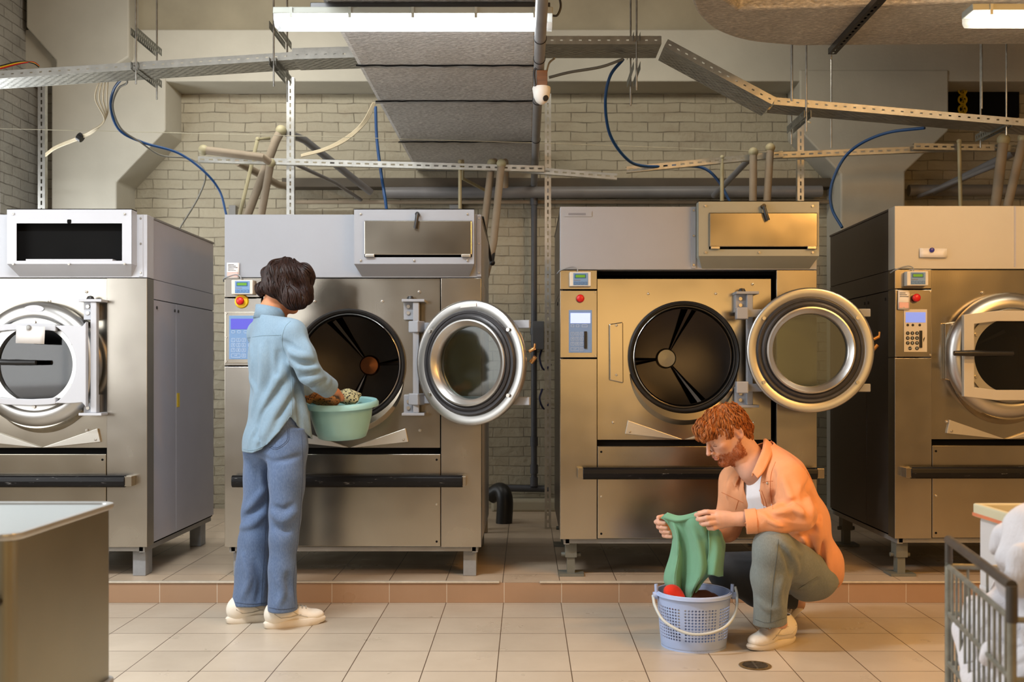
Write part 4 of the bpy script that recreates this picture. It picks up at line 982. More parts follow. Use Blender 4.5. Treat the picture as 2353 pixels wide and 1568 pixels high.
        for a in range(3):
            b, e = (a+1) % 3, (a+2) % 3
            sl0 = [slice(None)]*3; sl1 = [slice(None)]*3; sl0[a] = slice(0, -1); sl1[a] = slice(1, None)
            n0 = neg[tuple(sl0)]; n1 = neg[tuple(sl1)]
            for flip in (0, 1):
                E = np.argwhere((n0 & ~n1) if not flip else (~n0 & n1))
                E = E[(E[:, b] > 0) & (E[:, e] > 0) & (E[:, b] < D.shape[b]-1) & (E[:, e] < D.shape[e]-1)]
                def at(db, de):
                    w = E.copy(); w[:, b] -= db; w[:, e] -= de; return idx[w[:, 0], w[:, 1], w[:, 2]]
                q = np.stack([at(1, 1), at(0, 1), at(0, 0), at(1, 0)], 1)
                Q.append(q if not flip else q[:, ::-1])
        return V, np.concatenate(Q)
    def obj(s, name, m, root, smooth=2, thick=0, color=None, keep=None):
        V, Q = s.surface()
        if s.cuts:
            Cn = V[Q].mean(1); rm = np.zeros(len(Q), bool)
            for fn in s.cuts: rm |= fn(Cn[:, 0], Cn[:, 1], Cn[:, 2]) > -s.res*.55
            Q = Q[~rm]
        me = bpy.data.meshes.new(name); off = np.array(root.location) if root else np.zeros(3)
        used = np.unique(Q); remap = -np.ones(len(V), int); remap[used] = np.arange(len(used)); V = V[used]; Q = remap[Q]
        # light relaxation
        for _ in range(smooth):
            acc = np.zeros_like(V); n = np.zeros(len(V)); 
            for i in range(4):
                a, b = Q[:, i], Q[:, (i+1) % 4]
                np.add.at(acc, a, V[b]); np.add.at(acc, b, V[a]); np.add.at(n, a, 1); np.add.at(n, b, 1)
            V = V*.5+.5*acc/np.maximum(n, 1)[:, None]
        if s.cuts:                   # even out the cut hems
            E = np.concatenate([Q[:, [i, (i+1) % 4]] for i in range(4)]); E.sort(1); u, c = np.unique(E, axis=0, return_counts=True); u = u[c == 1]
            for _ in range(12):
                acc = np.zeros_like(V); n = np.zeros(len(V)); np.add.at(acc, u[:, 0], V[u[:, 1]]); np.add.at(acc, u[:, 1], V[u[:, 0]]); np.add.at(n, u[:, 0], 1); np.add.at(n, u[:, 1], 1)
                m_ = n == 2; V[m_] = V[m_]*.5+.5*acc[m_]/2
        me.from_pydata((V-off).tolist(), [], Q.tolist()); me.polygons.foreach_set('use_smooth', [True]*len(Q))
        for x in (m if isinstance(m, list) else [m]): me.materials.append(M[x])
        if color is not None:
            at = me.color_attributes.new('tint', 'FLOAT_COLOR', 'POINT'); at.data.foreach_set('color', color(V).astype(np.float32).ravel())
        me.update(); o = bpy.data.objects.new(name, me); COL.objects.link(o); o.parent = root
        if thick:
            md = o.modifiers.new('cloth', 'SOLIDIFY'); md.thickness = thick; md.offset = -1
        s.V, s.Q = V, Q; s.bvh = BVHTree.FromPolygons(V.tolist(), Q.tolist()); return o
    def hit(s, px, py, off=.001):    # the point of this surface that the photo shows at a pixel
        d = (P(px, py, 1)-Vector((0, 0, EYE))).normalized(); p, nn, i, t = s.bvh.ray_cast(Vector((0, 0, EYE)), d)
        return None if p is None else p-d*off
    def line(s, pts, off=.001, k=6):
        if k: pts = [(v.x, v.y) for v in spline([Vector((x, y, 0)) for x, y in pts], k)]
        q = [s.hit(x, y, off) for x, y in pts]; return [p for p in q if p is not None]
def cloth(name, col, weave=900, var=.12, vs=10, rough=.85, bmp=.25, fade=None):
    m, n, L, b = nt(name); co = texco(n)
    f = noise(n, L, co, vs, 4, None, .6); w = noise(n, L, co, weave, 2, (1, 1, .25))
    c = ramp(n, L, f, [(.3, tuple(x*(1-var) for x in col)), (.7, tuple(min(1, x*(1+var)) for x in col))])
    if fade: c = mixc(n, L, math_(n, L, 'MULTIPLY', ramp(n, L, noise(n, L, co, 260, 3, (1, 1, .3)), [(.4, (0,)*3), (.7, (1,)*3)]), .32), c, fade)
    L.new(c, b.inputs['Base Color']); b.inputs['Roughness'].default_value = rough; b.inputs['Specular IOR Level'].default_value = .2
    b.inputs['Sheen Weight'].default_value = .15
    h = math_(n, L, 'ADD', w, math_(n, L, 'MULTIPLY', noise(n, L, co, 28, 4, (1, 1, .6)), 1.6))
    L.new(bump(n, L, h, bmp, .004), b.inputs['Normal']); return m
def skin_mat(name, col):
    m, n, L, b = nt(name); co = texco(n)
    at = n.new('ShaderNodeAttribute'); at.attribute_name = 'tint'
    f = ramp(n, L, noise(n, L, co, 30, 4), [(.3, tuple(c*.93 for c in col)), (.7, tuple(min(1, c*1.05) for c in col))])
    L.new(mixc(n, L, at.outputs['Alpha'], f, at.outputs['Color']), b.inputs['Base Color'])
    b.inputs['Roughness'].default_value = .5; b.inputs['Subsurface Weight'].default_value = .12; b.inputs['Subsurface Radius'].default_value = (.012, .005, .003)
    b.inputs['Subsurface Scale'].default_value = .6; b.inputs['Specular IOR Level'].default_value = .35
    L.new(bump(n, L, noise(n, L, co, 420, 2), .06, .002), b.inputs['Normal']); return m
M['skin_w'] = skin_mat('warm_skin', S((206, 142, 104))); M['skin_m'] = skin_mat('fair_skin', S((214, 168, 146)))
M['denim_shirt'] = cloth('light_denim_shirt', S((122, 147, 166)), 700, .06, 8, .85, .3, S((145, 168, 185)))
M['jeans'] = cloth('blue_jeans', S((84, 104, 138)), 700, .16, 7, .85, .35, S((128, 148, 178)))
M['jeans_grey'] = cloth('grey_jeans', S((118, 126, 124)), 700, .14, 7, .85, .35, S((150, 158, 154)))
M['jeans_shaded'] = cloth('shaded_grey_jeans', S((62, 66, 70)), 700, .08, 7)  # far leg of the grey jeans, its shade put into a darker colour
M['orange'] = cloth('orange_cotton', S((232, 164, 120)), 700, .06, 9, .85, .35)
M['orange_seam'] = mat('orange_stitching', S((204, 120, 70)), .85)
M['tee'] = cloth('white_cotton', S((236, 236, 242)), 700, .03, 9)
M['green'] = cloth('sage_green_cotton', S((116, 166, 136)), 700, .05, 9)
M['denim_seam'] = mat('denim_stitching', S((122, 148, 164)), .85); M['jean_seam'] = mat('jean_stitching', S((62, 76, 102)), .85); M['grey_seam'] = mat('grey_stitching', S((84, 92, 92)), .85)
M['shoe'] = mat('white_shoe_leather', S((232, 226, 214)), .5, 0, .04, 12, .08, 120); M['sole'] = mat('white_rubber_sole', S((224, 216, 202)), .55, 0, .05, 12)
M['shoe_grey'] = mat('grey_shoe_trim', S((190, 186, 176)), .6)
def hair_mat(name, c1, c2):
    m, n, L, b = nt(name); co = texco(n)
    L.new(ramp(n, L, noise(n, L, co, 120, 4, (1, 1, .3)), [(.3, c1), (.7, c2)]), b.inputs['Base Color'])
    b.inputs['Roughness'].default_value = .45; b.inputs['Specular IOR Level'].default_value = .25
    L.new(bump(n, L, noise(n, L, co, 300, 3, (1, 1, .2)), .5, .004), b.inputs['Normal']); return m
M['hair_dark'] = hair_mat('dark_brown_hair', S((22, 13, 11)), S((50, 30, 24)))
M['hair_red'] = hair_mat('ginger_hair', S((92, 46, 20)), S((190, 116, 58)))
M['beard_red'] = hair_mat('ginger_beard', S((150, 80, 42)), S((200, 122, 76)))
def sneaker(name, root_loc, fwd, up, side, chunky, label=None, parent=None):
    """local: x heel to toe, y side, z up; length .285"""
    fwd = Vector(fwd).normalized(); up = Vector(up); up = (up-fwd*up.dot(fwd)).normalized(); lat = up.cross(fwd)
    T = Matrix.Translation(Vector(root_loc)-(parent.location if parent else Vector((0, 0, 0)))) @ Matrix((fwd, lat, up)).transposed().to_4x4()
    b = Body((-.03, -.075, -.0), (.31, .075, .17), .005)
    b.ell((.055, 0, .06), (.060, .040, .055), None, .02).cap((.05, 0, .085), (.07, 0, .12), .036, .038, .03).cap((.05, 0, .07), (.17, 0, .052), .040, .036, .03).ell((.215, .004*side, .040), (.068, .047, .030), None, .03)
    b.cut(lambda X, Y, Z: Z-.135+.35*(X-.05)*(X < .12)*0); b.cut(lambda X, Y, Z: .022-Z)
    o = b.obj(name, 'shoe', None, 2, .004); o.parent = parent; o.matrix_world = T
    out = []
    for i in range(44):
        t = 2*PI*i/44; x = .14+.146*math.cos(t); w = .047-.010*math.cos(t)*-1-.010*math.exp(-((x-.11)/.05)**2)
        w = np.interp(x, [0, .05, .11, .2, .29], [.036, .042, .038, .052, .044]); out.append((x, w*math.copysign(abs(math.sin(t))**.75, math.sin(t))))
    h = .034 if chunky else .028
    mb = MB(); n = len(out); lv = [(.0, .94), (.006, 1.0), (h-.008, 1.03), (h, .98), (h+.002, .85)]
    vs = [(.14+(x-.14)*k, y*k, z+(.004 if x > .26 and z < .01 else 0)) for z, k in lv for x, y in out]
    mb.add(vs, [(j*n+i, j*n+(i+1) % n, (j+1)*n+(i+1) % n, (j+1)*n+i) for j in range(4) for i in range(n)], True)
    mb.add(vs[:n], [tuple(range(n-1, -1, -1))]); mb.add(vs[-n:], [tuple(range(n))])
    mb.obj('sole', 'sole', o)
    def top(x, y):
        p = b.bvh.ray_cast(Vector((x, y, .3)), Vector((0, 0, -1)))[0]; return p+Vector((0, 0, .003)) if p else Vector((x, y, .06))
    la = MB()
    for i in range(5):
        x = .115+.018*i; la.tube([top(x, -.024), top(x+.006, -.008), top(x+.006, .008), top(x, .024)], .0032, 6)
    la.tube([top(.11, 0), top(.10, .02), top(.11, .032), top(.125, .02), top(.11, 0)], .0025, 6).tube([top(.11, 0), top(.10, -.02), top(.115, -.034), top(.125, -.02), top(.11, 0)], .0025, 6)
    la.obj('laces', 'shoe_grey', o)
    def sidep(x, z, s):
        p = b.bvh.ray_cast(Vector((x, .2*s, z)), Vector((0, -s, 0)))[0]; return p+Vector((0, .001*s, 0)) if p else Vector((x, .04*s, z))
    tr = MB()
    for s in (-1, 1):
        tr.tube([sidep(x, z, s) for x, z in ((.03, .075), (.06, .052), (.11, .05), (.16, .058))], .0022, 6)
        tr.tube([sidep(x, z, s) for x, z in ((.03, .085), (.09, .085), (.12, .075), (.15, .055), (.19, .044))], .0018, 6)
    tr.obj('stripe', 'shoe_grey', o)
    return o
def locks(base, name, m, root, seeds, step, n, r, flow, wob, freq, lift=.002, curl=0, seg=5):
    """hair locks: short tapered tubes that follow a surface"""
    mb = MB()
    for p, nrm in seeds:
        pts = []; ph = random.uniform(0, 6.28); p = Vector(p); rr = r*random.uniform(.7, 1.3); side = None
        for i in range(n):
            q = base.bvh.find_nearest(p)
            if q[0] is None: break
            s_, nn = q[0], q[1]
            d = Vector(flow(s_)); d = d-nn*d.dot(nn); d = d.normalized() if d.length > 1e-6 else nn.orthogonal()
            side = nn.cross(d)
            w = math.sin(ph+freq*i)
            pts.append(s_+nn*(lift+curl*(.5+.5*math.cos(ph+freq*i)))+side*wob*w)
            p = s_+d*step
        if len(pts) > 3:
            k = len(pts); mb.tube(pts, [rr*(.35+.65*math.sin(PI*(i+.8)/(k+.6))) for i in range(k)], seg)
    return mb.obj(name, m, root)
# ------------------------------------------------------------------ the standing woman with the basin
WYc = 4.95
wroot = empty('person', (P(630, 0, WYc).x, WYc, 0), 'standing person with dark bob in denim shirt and jeans, holding a mint basin', 'person')
w3 = lambda px, py, Y=WYc: np.array(P(px, py, Y))
wf = np.array((.87, .5, 0)); wr = np.array((.5, -.87, 0))
def zz(py, Y=WYc): return EYE+(CY-py)*Y/F
def xx(px, Y=WYc): return (px-CX)*Y/F
# skin: head, neck, forearms and hands as one continuous figure (the trunk is inside the clothes)
lo = w3(520, 730, WYc)-np.array((0, .45, 0)); 
b = Body((xx(515), 4.55, .02), (xx(830), 5.5, 1.78), .0055)
hc = w3(661, 655); hf = np.array((.80, .46, -.38)); hf /= np.linalg.norm(hf); hl = np.array((-.5, .87, 0)); hu = np.cross(hf, hl); HR = np.stack([hf, hl, hu], 1)
def hw(f, l, u): return hc+hf*f+hl*l+hu*u
b.ell(hw(-.012, 0, .03), (.094, .073, .092), HR, .02).ell(hw(.03, 0, -.035), (.056, .056, .08), HR, .03)
b.cap(hw(0, .045, -.055), hw(.066, .01, -.098), .024, .018, .025).cap(hw(0, -.045, -.055), hw(.066, -.01, -.098), .024, .018, .025).ell(hw(.072, 0, -.096), (.018, .02, .016), HR, .015)
b.cap(hw(.09, 0, .01), hw(.112, 0, -.03), .009, .012, .012).ell(hw(.092, 0, -.06), (.012, .022, .006), HR, .008).ell(hw(.09, 0, -.07), (.012, .019, .007), HR, .008)
b.cap(hw(-.03, 0, -.04), w3(624, 722), .054, .056, .03).cap(w3(624, 722), w3(630, 770), .056, .08, .04)
b.ell(w3(632, 830), (.10, .085, .12), None, .05).cap(w3(632, 830), w3(636, 985), .075, .07, .05)
b.chain([w3(636, 985), w3(655, 1030, 4.89), w3(655, 1190, 4.90), w3(648, 1400, 4.87)], [.07, .066, .046, .030], .03).chain([w3(636, 985), w3(608, 1030, 5.0), w3(590, 1190, 5.0), w3(575, 1392, 4.985)], [.07, .066, .046, .030], .03)
for px_, Y_ in ((648, 4.87), (575, 4.985)): b.cap(P(px_, 0, Y_).xy[:]+(.085,), P(px_, 0, Y_).xy[:]+(.055,), .030, .028)
for s, sh, el, wrs in ((1, w3(672, 770, 4.82), w3(712, 860, 4.80), w3(757, 893, 4.92)), (-1, w3(600, 770, 5.07), w3(660, 880, 5.24), w3(715, 915, 5.36))):
    b.chain([w3(630, 770), sh, el, wrs], [.06, .05, .04, .027], .02)
# right hand reaching into the basin: palm, four fingers bending over the cloth, thumb at the side
def hand(b, wrist, knuck, fingers, thumb, r=.0088, palm=.030, flat=(0, 0, 1), q=.5):
    wrist = np.array(wrist); ks = [np.array(f[0]) for f in fingers]
    for kp in ks: b.cap(wrist, kp, palm*.62, .013, .012)
    for i in range(len(ks)-1): b.cap(ks[i], ks[i+1], .012, .012, .01)
    for f in fingers:
        n = len(f); b.chain([np.array(p) for p in f], [r*1.08*(1-.07*i) for i in range(n)], .004)
    n = len(thumb); b.chain([np.array(p) for p in thumb], [r*1.5, r*1.2, r*1.1, r*.95][:n], .006)
o = np.array
wr1 = w3(757, 893, 4.92)
fs = [[w3(772+2*i, 899+2.4*i-.2*i*i, 4.955+.021*i*1), w3(780+2*i, 905+1.5*i, 4.985+.021*i), w3(784+1.5*i, 914+1*i, 5.0+.021*i), w3(784+1*i, 921, 5.005+.021*i)] for i in (3, 2, 1, 0)]
hand(b, wr1, None, fs, [w3(765, 898, 4.99), w3(768, 905, 5.03), w3(776, 912, 5.06), w3(782, 916, 5.07)])
wl = w3(715, 915, 5.36)
fs = [[w3(722+6*i, 914, 5.355-.008*i), w3(727+7*i, 912, 5.345-.01*i), w3(731+7*i, 918, 5.325-.012*i), w3(731+7*i, 923, 5.305-.012*i)] for i in range(4)]
hand(b, wl, None, fs, [w3(716, 918, 5.33), w3(722, 918, 5.29), w3(730, 922, 5.27)])
def wt(V):
    c = np.zeros((len(V), 4)); c[:, :3] = S((180, 92, 84)); d = np.minimum(np.linalg.norm(V-hw(.105, 0, -.06), axis=1), np.linalg.norm(V-hw(.103, 0, -.071), axis=1)); c[:, 3] = np.clip(1.3-d/.014, 0, 1)*.7; return c
skinw = b.obj('body', 'skin_w', wroot, 1, 0, wt)
# denim shirt
b = Body((xx(525), 4.55, .78), (xx(800), 5.5, 1.52), .006)
st = [(zz(1048), xx(637), WYc+.02, .195, .168), (zz(1000), xx(637), WYc+.02, .19, .162), (zz(950), xx(639), WYc+.015, .175, .140), (zz(905), xx(637), WYc+.01, .163, .125), (zz(860), xx(633), WYc, .163, .118), (zz(810), xx(629), WYc-.005, .17, .116), (zz(775), xx(628), WYc-.008, .165, .105), (zz(752), xx(627), WYc, .145, .088), (zz(738), xx(625), WYc, .115, .076), (zz(722), xx(622), WYc, .080, .068), (zz(700), xx(622), WYc, .075, .064)]
b.loft(st, wr, wf, .03)
b.cap(w3(634, 748), w3(674, 764, 4.82), .058, .056, .045).cap(w3(626, 748), w3(594, 766, 5.08), .058, .056, .045)
b.chain([w3(674, 770, 4.82), w3(696, 818, 4.79), w3(712, 858, 4.80)], [.060, .058, .056], .03)
b.chain([w3(712, 858, 4.80), w3(736, 878, 4.86), w3(752, 890, 4.91)], [.054, .050, .045], .02)
b.chain([w3(598, 772, 5.07), w3(655, 878, 5.22), w3(705, 908, 5.34)], [.06, .052, .046], .03)
# folds: from the armpit across the back, along the sleeve, at the waist and hanging toward the hem
b.prep()
for pts, r, a in (
    ([(657, 842), (640, 876), (615, 925), (592, 980)], .026, .020), ([(672, 880), (655, 915), (630, 960), (598, 1015)], .026, .022), ([(676, 920), (660, 955), (640, 995), (622, 1025)], .022, .015),
    ([(650, 868), (630, 905), (602, 955), (584, 1000)], .020, -.018), ([(668, 905), (650, 940), (626, 975)], .018, -.016),
    ([(574, 870), (590, 905), (578, 950)], .018, .010), ([(598, 800), (602, 850), (596, 900)], .016, .009), ([(616, 790), (622, 850), (612, 900)], .015, -.010), ([(640, 812), (636, 850), (645, 880)], .016, -.012),
    ([(690, 890), (702, 950), (714, 1000)], .018, .014), ([(679, 890), (688, 950), (694, 1000)], .014, -.016), ([(704, 900), (708, 960), (716, 1000)], .010, -.010),
    ([(572, 780), (580, 830), (577, 880)], .015, .007), ([(585, 985), (575, 1010), (572, 1036)], .014, .010), ([(600, 1000), (596, 1036)], .012, -.008),
    ([(650, 786), (676, 800), (694, 808)], .015, -.013), ([(664, 806), (690, 818), (716, 822)], .018, .011), ([(668, 826), (694, 836), (720, 838)], .013, -.013), ([(680, 846), (706, 848), (730, 846)], .014, .010), ([(684, 868), (710, 862), (736, 856)], .012, -.012), ([(694, 886), (720, 876), (744, 868)], .011, .010), ([(706, 898), (730, 884), (752, 874)], .010, -.009), ([(697, 770), (712, 800), (722, 830)], .014, .006)):
    b.pfold(pts, r, a)
b.wave((.3, .1, .9), 34, .0022, .5).wave((.8, .3, .3), 52, .0016, 2.1)
hang = lambda X, Y, Z: 0
def hem(X, Y, Z):
    cx, cy = xx(637), WYc+.02; u = (X-cx)*wr[0]+(Y-cy)*wr[1]; v = (X-cx)*wf[0]+(Y-cy)*wf[1]
    a = np.arctan2(v+.0, np.abs(u))                      # 0 at the side seams, +-pi/2 front and back
    h = zz(956)-(.175-.055*(a > 0))*(1-(1-np.clip(np.abs(a)/1.15, 0, 1))**2.0)
    return np.where(Z < zz(880), h-Z, -1.)
b.cut(hem)
b.cut(lambda X, Y, Z: np.where((np.abs(X-xx(630)) < .14), Z-(zz(727)-.16*((X-xx(622))*wf[0]+(Y-WYc)*wf[1])), -1.))
e1 = w3(760, 894.5, 4.925); d1 = w3(757, 893, 4.92)-w3(712, 860, 4.80); d1 /= np.linalg.norm(d1)
b.cut(lambda X, Y, Z: np.where((X > xx(715, 4.8)) & (Y < 5.08) & (Z < zz(840, 4.8)), (X-e1[0])*d1[0]+(Y-e1[1])*d1[1]+(Z-e1[2])*d1[2], -1.))
sh = b.obj('shirt', 'denim_shirt', wroot, 2, .004); shirt = b
# collar, cuff, seams, button
co_ = MB(); ring_ = []
for k, (rz, rr) in enumerate(((-.034, 1.16), (.004, 1.03), (.030, .99))):
    for i in range(25):
        t = 2*PI*i/24; c = w3(622, 724); q_ = wr*math.cos(t)*.078*rr+wf*math.sin(t)*.070*rr
        ring_.append(c+q_+np.array((0, 0, rz+.004-.016*math.sin(t)))-np.array(wroot.location))
co_.add(ring_, [(k*25+i, k*25+i+1, (k+1)*25+i+1, (k+1)*25+i) for k in range(2) for i in range(24)], True)
cl = co_.obj('collar', 'denim_shirt', wroot); md = cl.modifiers.new('t', 'SOLIDIFY'); md.thickness = .006
cf = Body((xx(690, 4.8), 4.7, .95), (xx(800, 4.9), 5.1, 1.3), .0045)
dd = d1; pA = w3(757, 893, 4.92)-dd*.060; pB = w3(757, 893, 4.92)+dd*.004
cf.cap(pA, pB, .053, .051, .01)
cf.cut(lambda X, Y, Z: (X-pB[0])*dd[0]+(Y-pB[1])*dd[1]+(Z-pB[2])*dd[2]); cf.cut(lambda X, Y, Z: -((X-pA[0])*dd[0]+(Y-pA[1])*dd[1]+(Z-pA[2])*dd[2]))
cf.obj('cuff', 'denim_shirt', wroot, 2, .005)
def seams(body, name, m, root, lines, r=.0016, off=.0006):
    mb = MB()
    for l in lines:
        q = [p-root.location for p in body.line(l, off)]
        if len(q) > 2: mb.tube(q, r, 5)
    return mb.obj(name, m, root)
seams(shirt, 'shirt_seams', 'denim_seam', wroot, [[(562, 778), (600, 772), (646, 770)], [(668, 738), (655, 752), (648, 780), (652, 806), (664, 830)], [(664, 838), (670, 870), (671, 910), (670, 955)], [(556, 1032), (585, 1034), (620, 1016), (652, 982), (667, 957), (680, 975), (698, 998), (712, 1002)]])
# hair: bob
b = Body((xx(585), 4.76, zz(722)), (xx(735), 5.14, zz(590)), .005)
hcw = w3(659, 652)
b.ell(hcw+hu*.012-hf*.008, (.113, .102, .106), HR, .02)
b.ell(w3(640, 672)+0*hf, (.082, .088, .062), None, .03).ell(w3(672, 684, 4.87), (.052, .042, .05), None, .03).ell(w3(628, 668, 4.92), (.060, .06, .042), None, .03).ell(w3(612, 664), (.045, .06, .022), None, .02).ell(w3(700, 640, 4.96), (.04, .075, .068), None, .02).ell(w3(701, 676, 4.93), (.030, .055, .05), None, .02).ell(w3(690, 695, 4.88), (.026, .03, .028), None, .02)
b.cut(lambda X, Y, Z: -(hf[0]*(hc[0]-X)+hf[1]*(hc[1]-Y)+hf[2]*(hc[2]-Z)+.088)) if False else None
# hair parts in front of the face: hollow for the face
b.ell(hw(.10, 0, -.045), (.07, .045, .085), HR, .01, 'sub'); b.ell(w3(618, 704, WYc), (.068, .16, .062), None, .02, 'sub')
b.wave((.85, .2, .35), 95, .0035, .3, .9, 26).wave((.5, .5, .8), 60, .003, 1.1, .9, 20)
hairw = b.obj('hair', 'hair_dark', wroot, 1)
vi = np.random.RandomState(3).choice(len(b.V), 620)
crown = hcw+hu*.11-hf*.015
def fl(p):
    p = np.array(p); d = p-crown; d = d-hu*(d @ hu); d = d/(np.linalg.norm(d)+1e-6); t = np.clip((crown-p) @ hu/.09, 0, 1.4); return Vector(d*(1-t*.75)-np.array((0, 0, 1))*t+hf*.12)
seeds = [(b.V[i]-0, None) for i in vi if b.V[i][2] > zz(700)]
lw = locks(b, 'hair_locks', 'hair_dark', None, seeds, .011, 12, .0052, fl, .006, .62, .0005, .003)
lw.parent = hairw; lw.location = -Vector(wroot.location)
# jeans
b = Body((xx(515), 4.66, .05), (xx(730), 5.24, 1.05), .006)
Yr, Yl = 4.875, 5.005
def leg(rows, Y): return [(EYE+(CY-y)*Y/F, (c-CX)*Y/F, Y+dy, hw_*Y/F, hw_*Y/F*dp) for y, c, hw_, dp, dy in rows]
b.loft(leg([(1402, 652, 33, 1.25, -.02), (1330, 650, 31, 1.2, -.015), (1270, 651, 32, 1.12, -.01), (1180, 656, 37, 1.08, 0), (1110, 659, 41, 1.08, 0), (1060, 660, 44, 1.1, 0.005), (1020, 660, 46, 1.05, .02), (985, 660, 42, 1.0, .03)], Yr), (1, 0), (0, 1), .012)
b.loft(leg([(1392, 578, 39, 1.1, -.02), (1330, 580, 40, 1.08, -.015), (1270, 584, 38, 1.05, -.01), (1180, 590, 34, 1.08, 0), (1110, 597, 37, 1.1, 0), (1060, 603, 43, 1.1, 0), (1020, 608, 46, 1.05, 0), (985, 612, 42, 1.0, 0)], Yl), (1, 0), (0, 1), .012)
b.loft([(zz(1050), xx(632), WYc-.0, .160, .112), (zz(1010), xx(634), WYc+.01, .160, .108), (zz(960), xx(634), WYc, .165, .115), (zz(925), xx(634), WYc, .145, .10)], wr, wf, .03)
b.ell(w3(606, 1040, 4.97), (.085, .085, .08), None, .03).ell(w3(652, 1038, 4.87), (.088, .075, .085), None, .03)
b.prep()
for pts, r, a in (([(565, 1058), (600, 1052), (620, 1060)], .012, -.008), ([(625, 1062), (655, 1058), (690, 1048)], .010, -.008), ([(570, 1170), (595, 1140), (612, 1118)], .014, .010), ([(560, 1190), (590, 1172), (612, 1152)], .012, -.009), ([(552, 1212), (580, 1205), (606, 1182)], .014, .010), ([(626, 1180), (650, 1196), (678, 1178)], .016, .010), ([(630, 1165), (652, 1172), (672, 1160)], .012, -.008), ([(630, 1212), (655, 1220), (676, 1205)], .014, -.009), ([(560, 1280), (572, 1330), (560, 1370)], .013, .010), ([(585, 1290), (600, 1340), (592, 1380)], .012, -.010), ([(635, 1330), (650, 1360), (640, 1392)], .013, .008), ([(660, 1320), (668, 1360)], .012, -.008), ([(600, 1080), (604, 1130)], .012, .006)):
    b.pfold(pts, r*1.25, a*1.5)
b.wave((.2, .2, 1), 42, .0022, 1.2).wave((.9, .2, .4), 60, .0014, .2)
b.cut(lambda X, Y, Z: np.where(X*0+Y < 4.945, EYE+(CY-1401)*Yr/F-Z, EYE+(CY-1391)*Yl/F-Z))
jn = b.obj('jeans', 'jeans', wroot, 2, .005); wj = b
seams(wj, 'jeans_seams', 'jean_seam', wroot, [[(693, 1000), (696, 1060), (694, 1120), (688, 1200), (680, 1280), (674, 1340), (678, 1390)], [(612, 1060), (617, 1100), (612, 1180), (606, 1290), (600, 1388)], [(618, 1397), (650, 1401), (685, 1396)], [(540, 1385), (575, 1389), (612, 1386)]], .0013)
seams(wj, 'back_pocket', 'jean_seam', wroot, [[(618, 1028), (636, 1033), (662, 1014), (664, 985)], [(622, 1026), (637, 1029), (659, 1012), (661, 985)]], .0012)
# shoes
def shoe_at(heel, toe, Yh, Yt, **kw):
    a = P(heel[0], heel[1], Yh); c = P(toe[0], toe[1], Yt); a.z = c.z = 0; d = (c-a); return sneaker('shoe', a, d, (0, 0, 1), 1, True, parent=wroot)
shoe_at((610, 1444), (735, 1428), 4.84, 4.965); shoe_at((523, 1432), (640, 1420), 4.935, 5.05)
# ------------------------------------------------------------------ mint basin and the clothes in it
M['mint'] = mat('mint_plastic', S((152, 202, 204)), .32, 0, .02)
bc = P(783, 926, 5.13)
bas = MB().lathe([(.0005, -.175), (.108, -.175), (.118, -.170), (.130, -.14), (.150, -.07), (.160, .0), (.176, .004), (.183, -.004), (.184, -.018), (.187, -.018), (.188, -.001), (.180, .010), (.163, .009), (.156, .004), (.146, -.068), (.126, -.135), (.112, -.166), (.0005, -.171)], (0, 0, 0), 'z', 72).obj('wash_basin', 'mint')
bas.location = bc; bas.rotation_euler = (math.radians(6), math.radians(-1.5), 0)
tag(bas, 'round mint green plastic basin held against the woman, with clothes in it', 'basin')
def heap(name, m, c, r, amp, seed, label, cat, res=.006, rot=None, root=None):
    rs = np.random.RandomState(seed); c = np.array(c, float); r = np.array(r, float)
    bb = Body(c-r-.05, c+r+.05, res); bb.ell(c, r*.8, None, .02)
    for _ in range(9):
        d = rs.normal(size=3); d /= np.linalg.norm(d); d[2] *= .7; e = rs.normal(size=3); e /= np.linalg.norm(e)
        p = c+d*r*.62; bb.cap(p-e*r*.38, p+e*r*.38, r.min()*rs.uniform(.22, .4), r.min()*rs.uniform(.15, .35), .018)
    for q_ in range(4): dd = rs.normal(size=3); dd /= np.linalg.norm(dd); bb.wave(dd, rs.uniform(40, 90)*.07/r.min()**1*1 if False else rs.uniform(35, 80), amp, rs.uniform(0, 6), 1.0, 18)
    for _ in range(16):              # creases between the folds of the cloth
        d = rs.normal(size=3); d /= np.linalg.norm(d); d[2] = abs(d[2])*.8; e = np.cross(d, rs.normal(size=3)); e /= np.linalg.norm(e); rm = r.min()
        a0_ = c+d*r*.9; bb.fold([a0_-e*rm*.6, a0_+e*rm*.1+d*rm*.05, a0_+e*rm*.7], rm*rs.uniform(.09, .15), rm*(-rs.uniform(.06, .11) if rs.rand() < .75 else rs.uniform(.02, .05)))
    o = bb.obj(name, m, None, 1)
    if label: tag(o, label, cat)
    return o
def print_mat(name, a, b_, sc):
    m, n, L, b = nt(name); co = texco(n); v = n.new('ShaderNodeTexVoronoi'); v.inputs['Scale'].default_value = sc; L.new(co, v.inputs['Vector'])
    L.new(mixc(n, L, ramp(n, L, v.outputs['Distance'], [(.35, (0,)*3), (.42, (1,)*3)]), a, b_), b.inputs['Base Color']); b.inputs['Roughness'].default_value = .85; return m
M['khaki_print'] = print_mat('khaki_print', S((40, 40, 34)), S((176, 170, 130)), 90); M['brown_print'] = print_mat('brown_print', S((60, 34, 16)), S((150, 96, 40)), 110)
heap('blouse', 'khaki_print', P(797, 911, 5.17), (.068, .07, .045), .004, 5, 'crumpled khaki printed blouse on top in the mint basin', 'clothing', .005)
heap('dress', 'brown_print', P(742, 916, 5.15), (.10, .08, .045), .004, 9, 'crumpled brown printed cloth in the mint basin under her hand', 'clothing', .005)
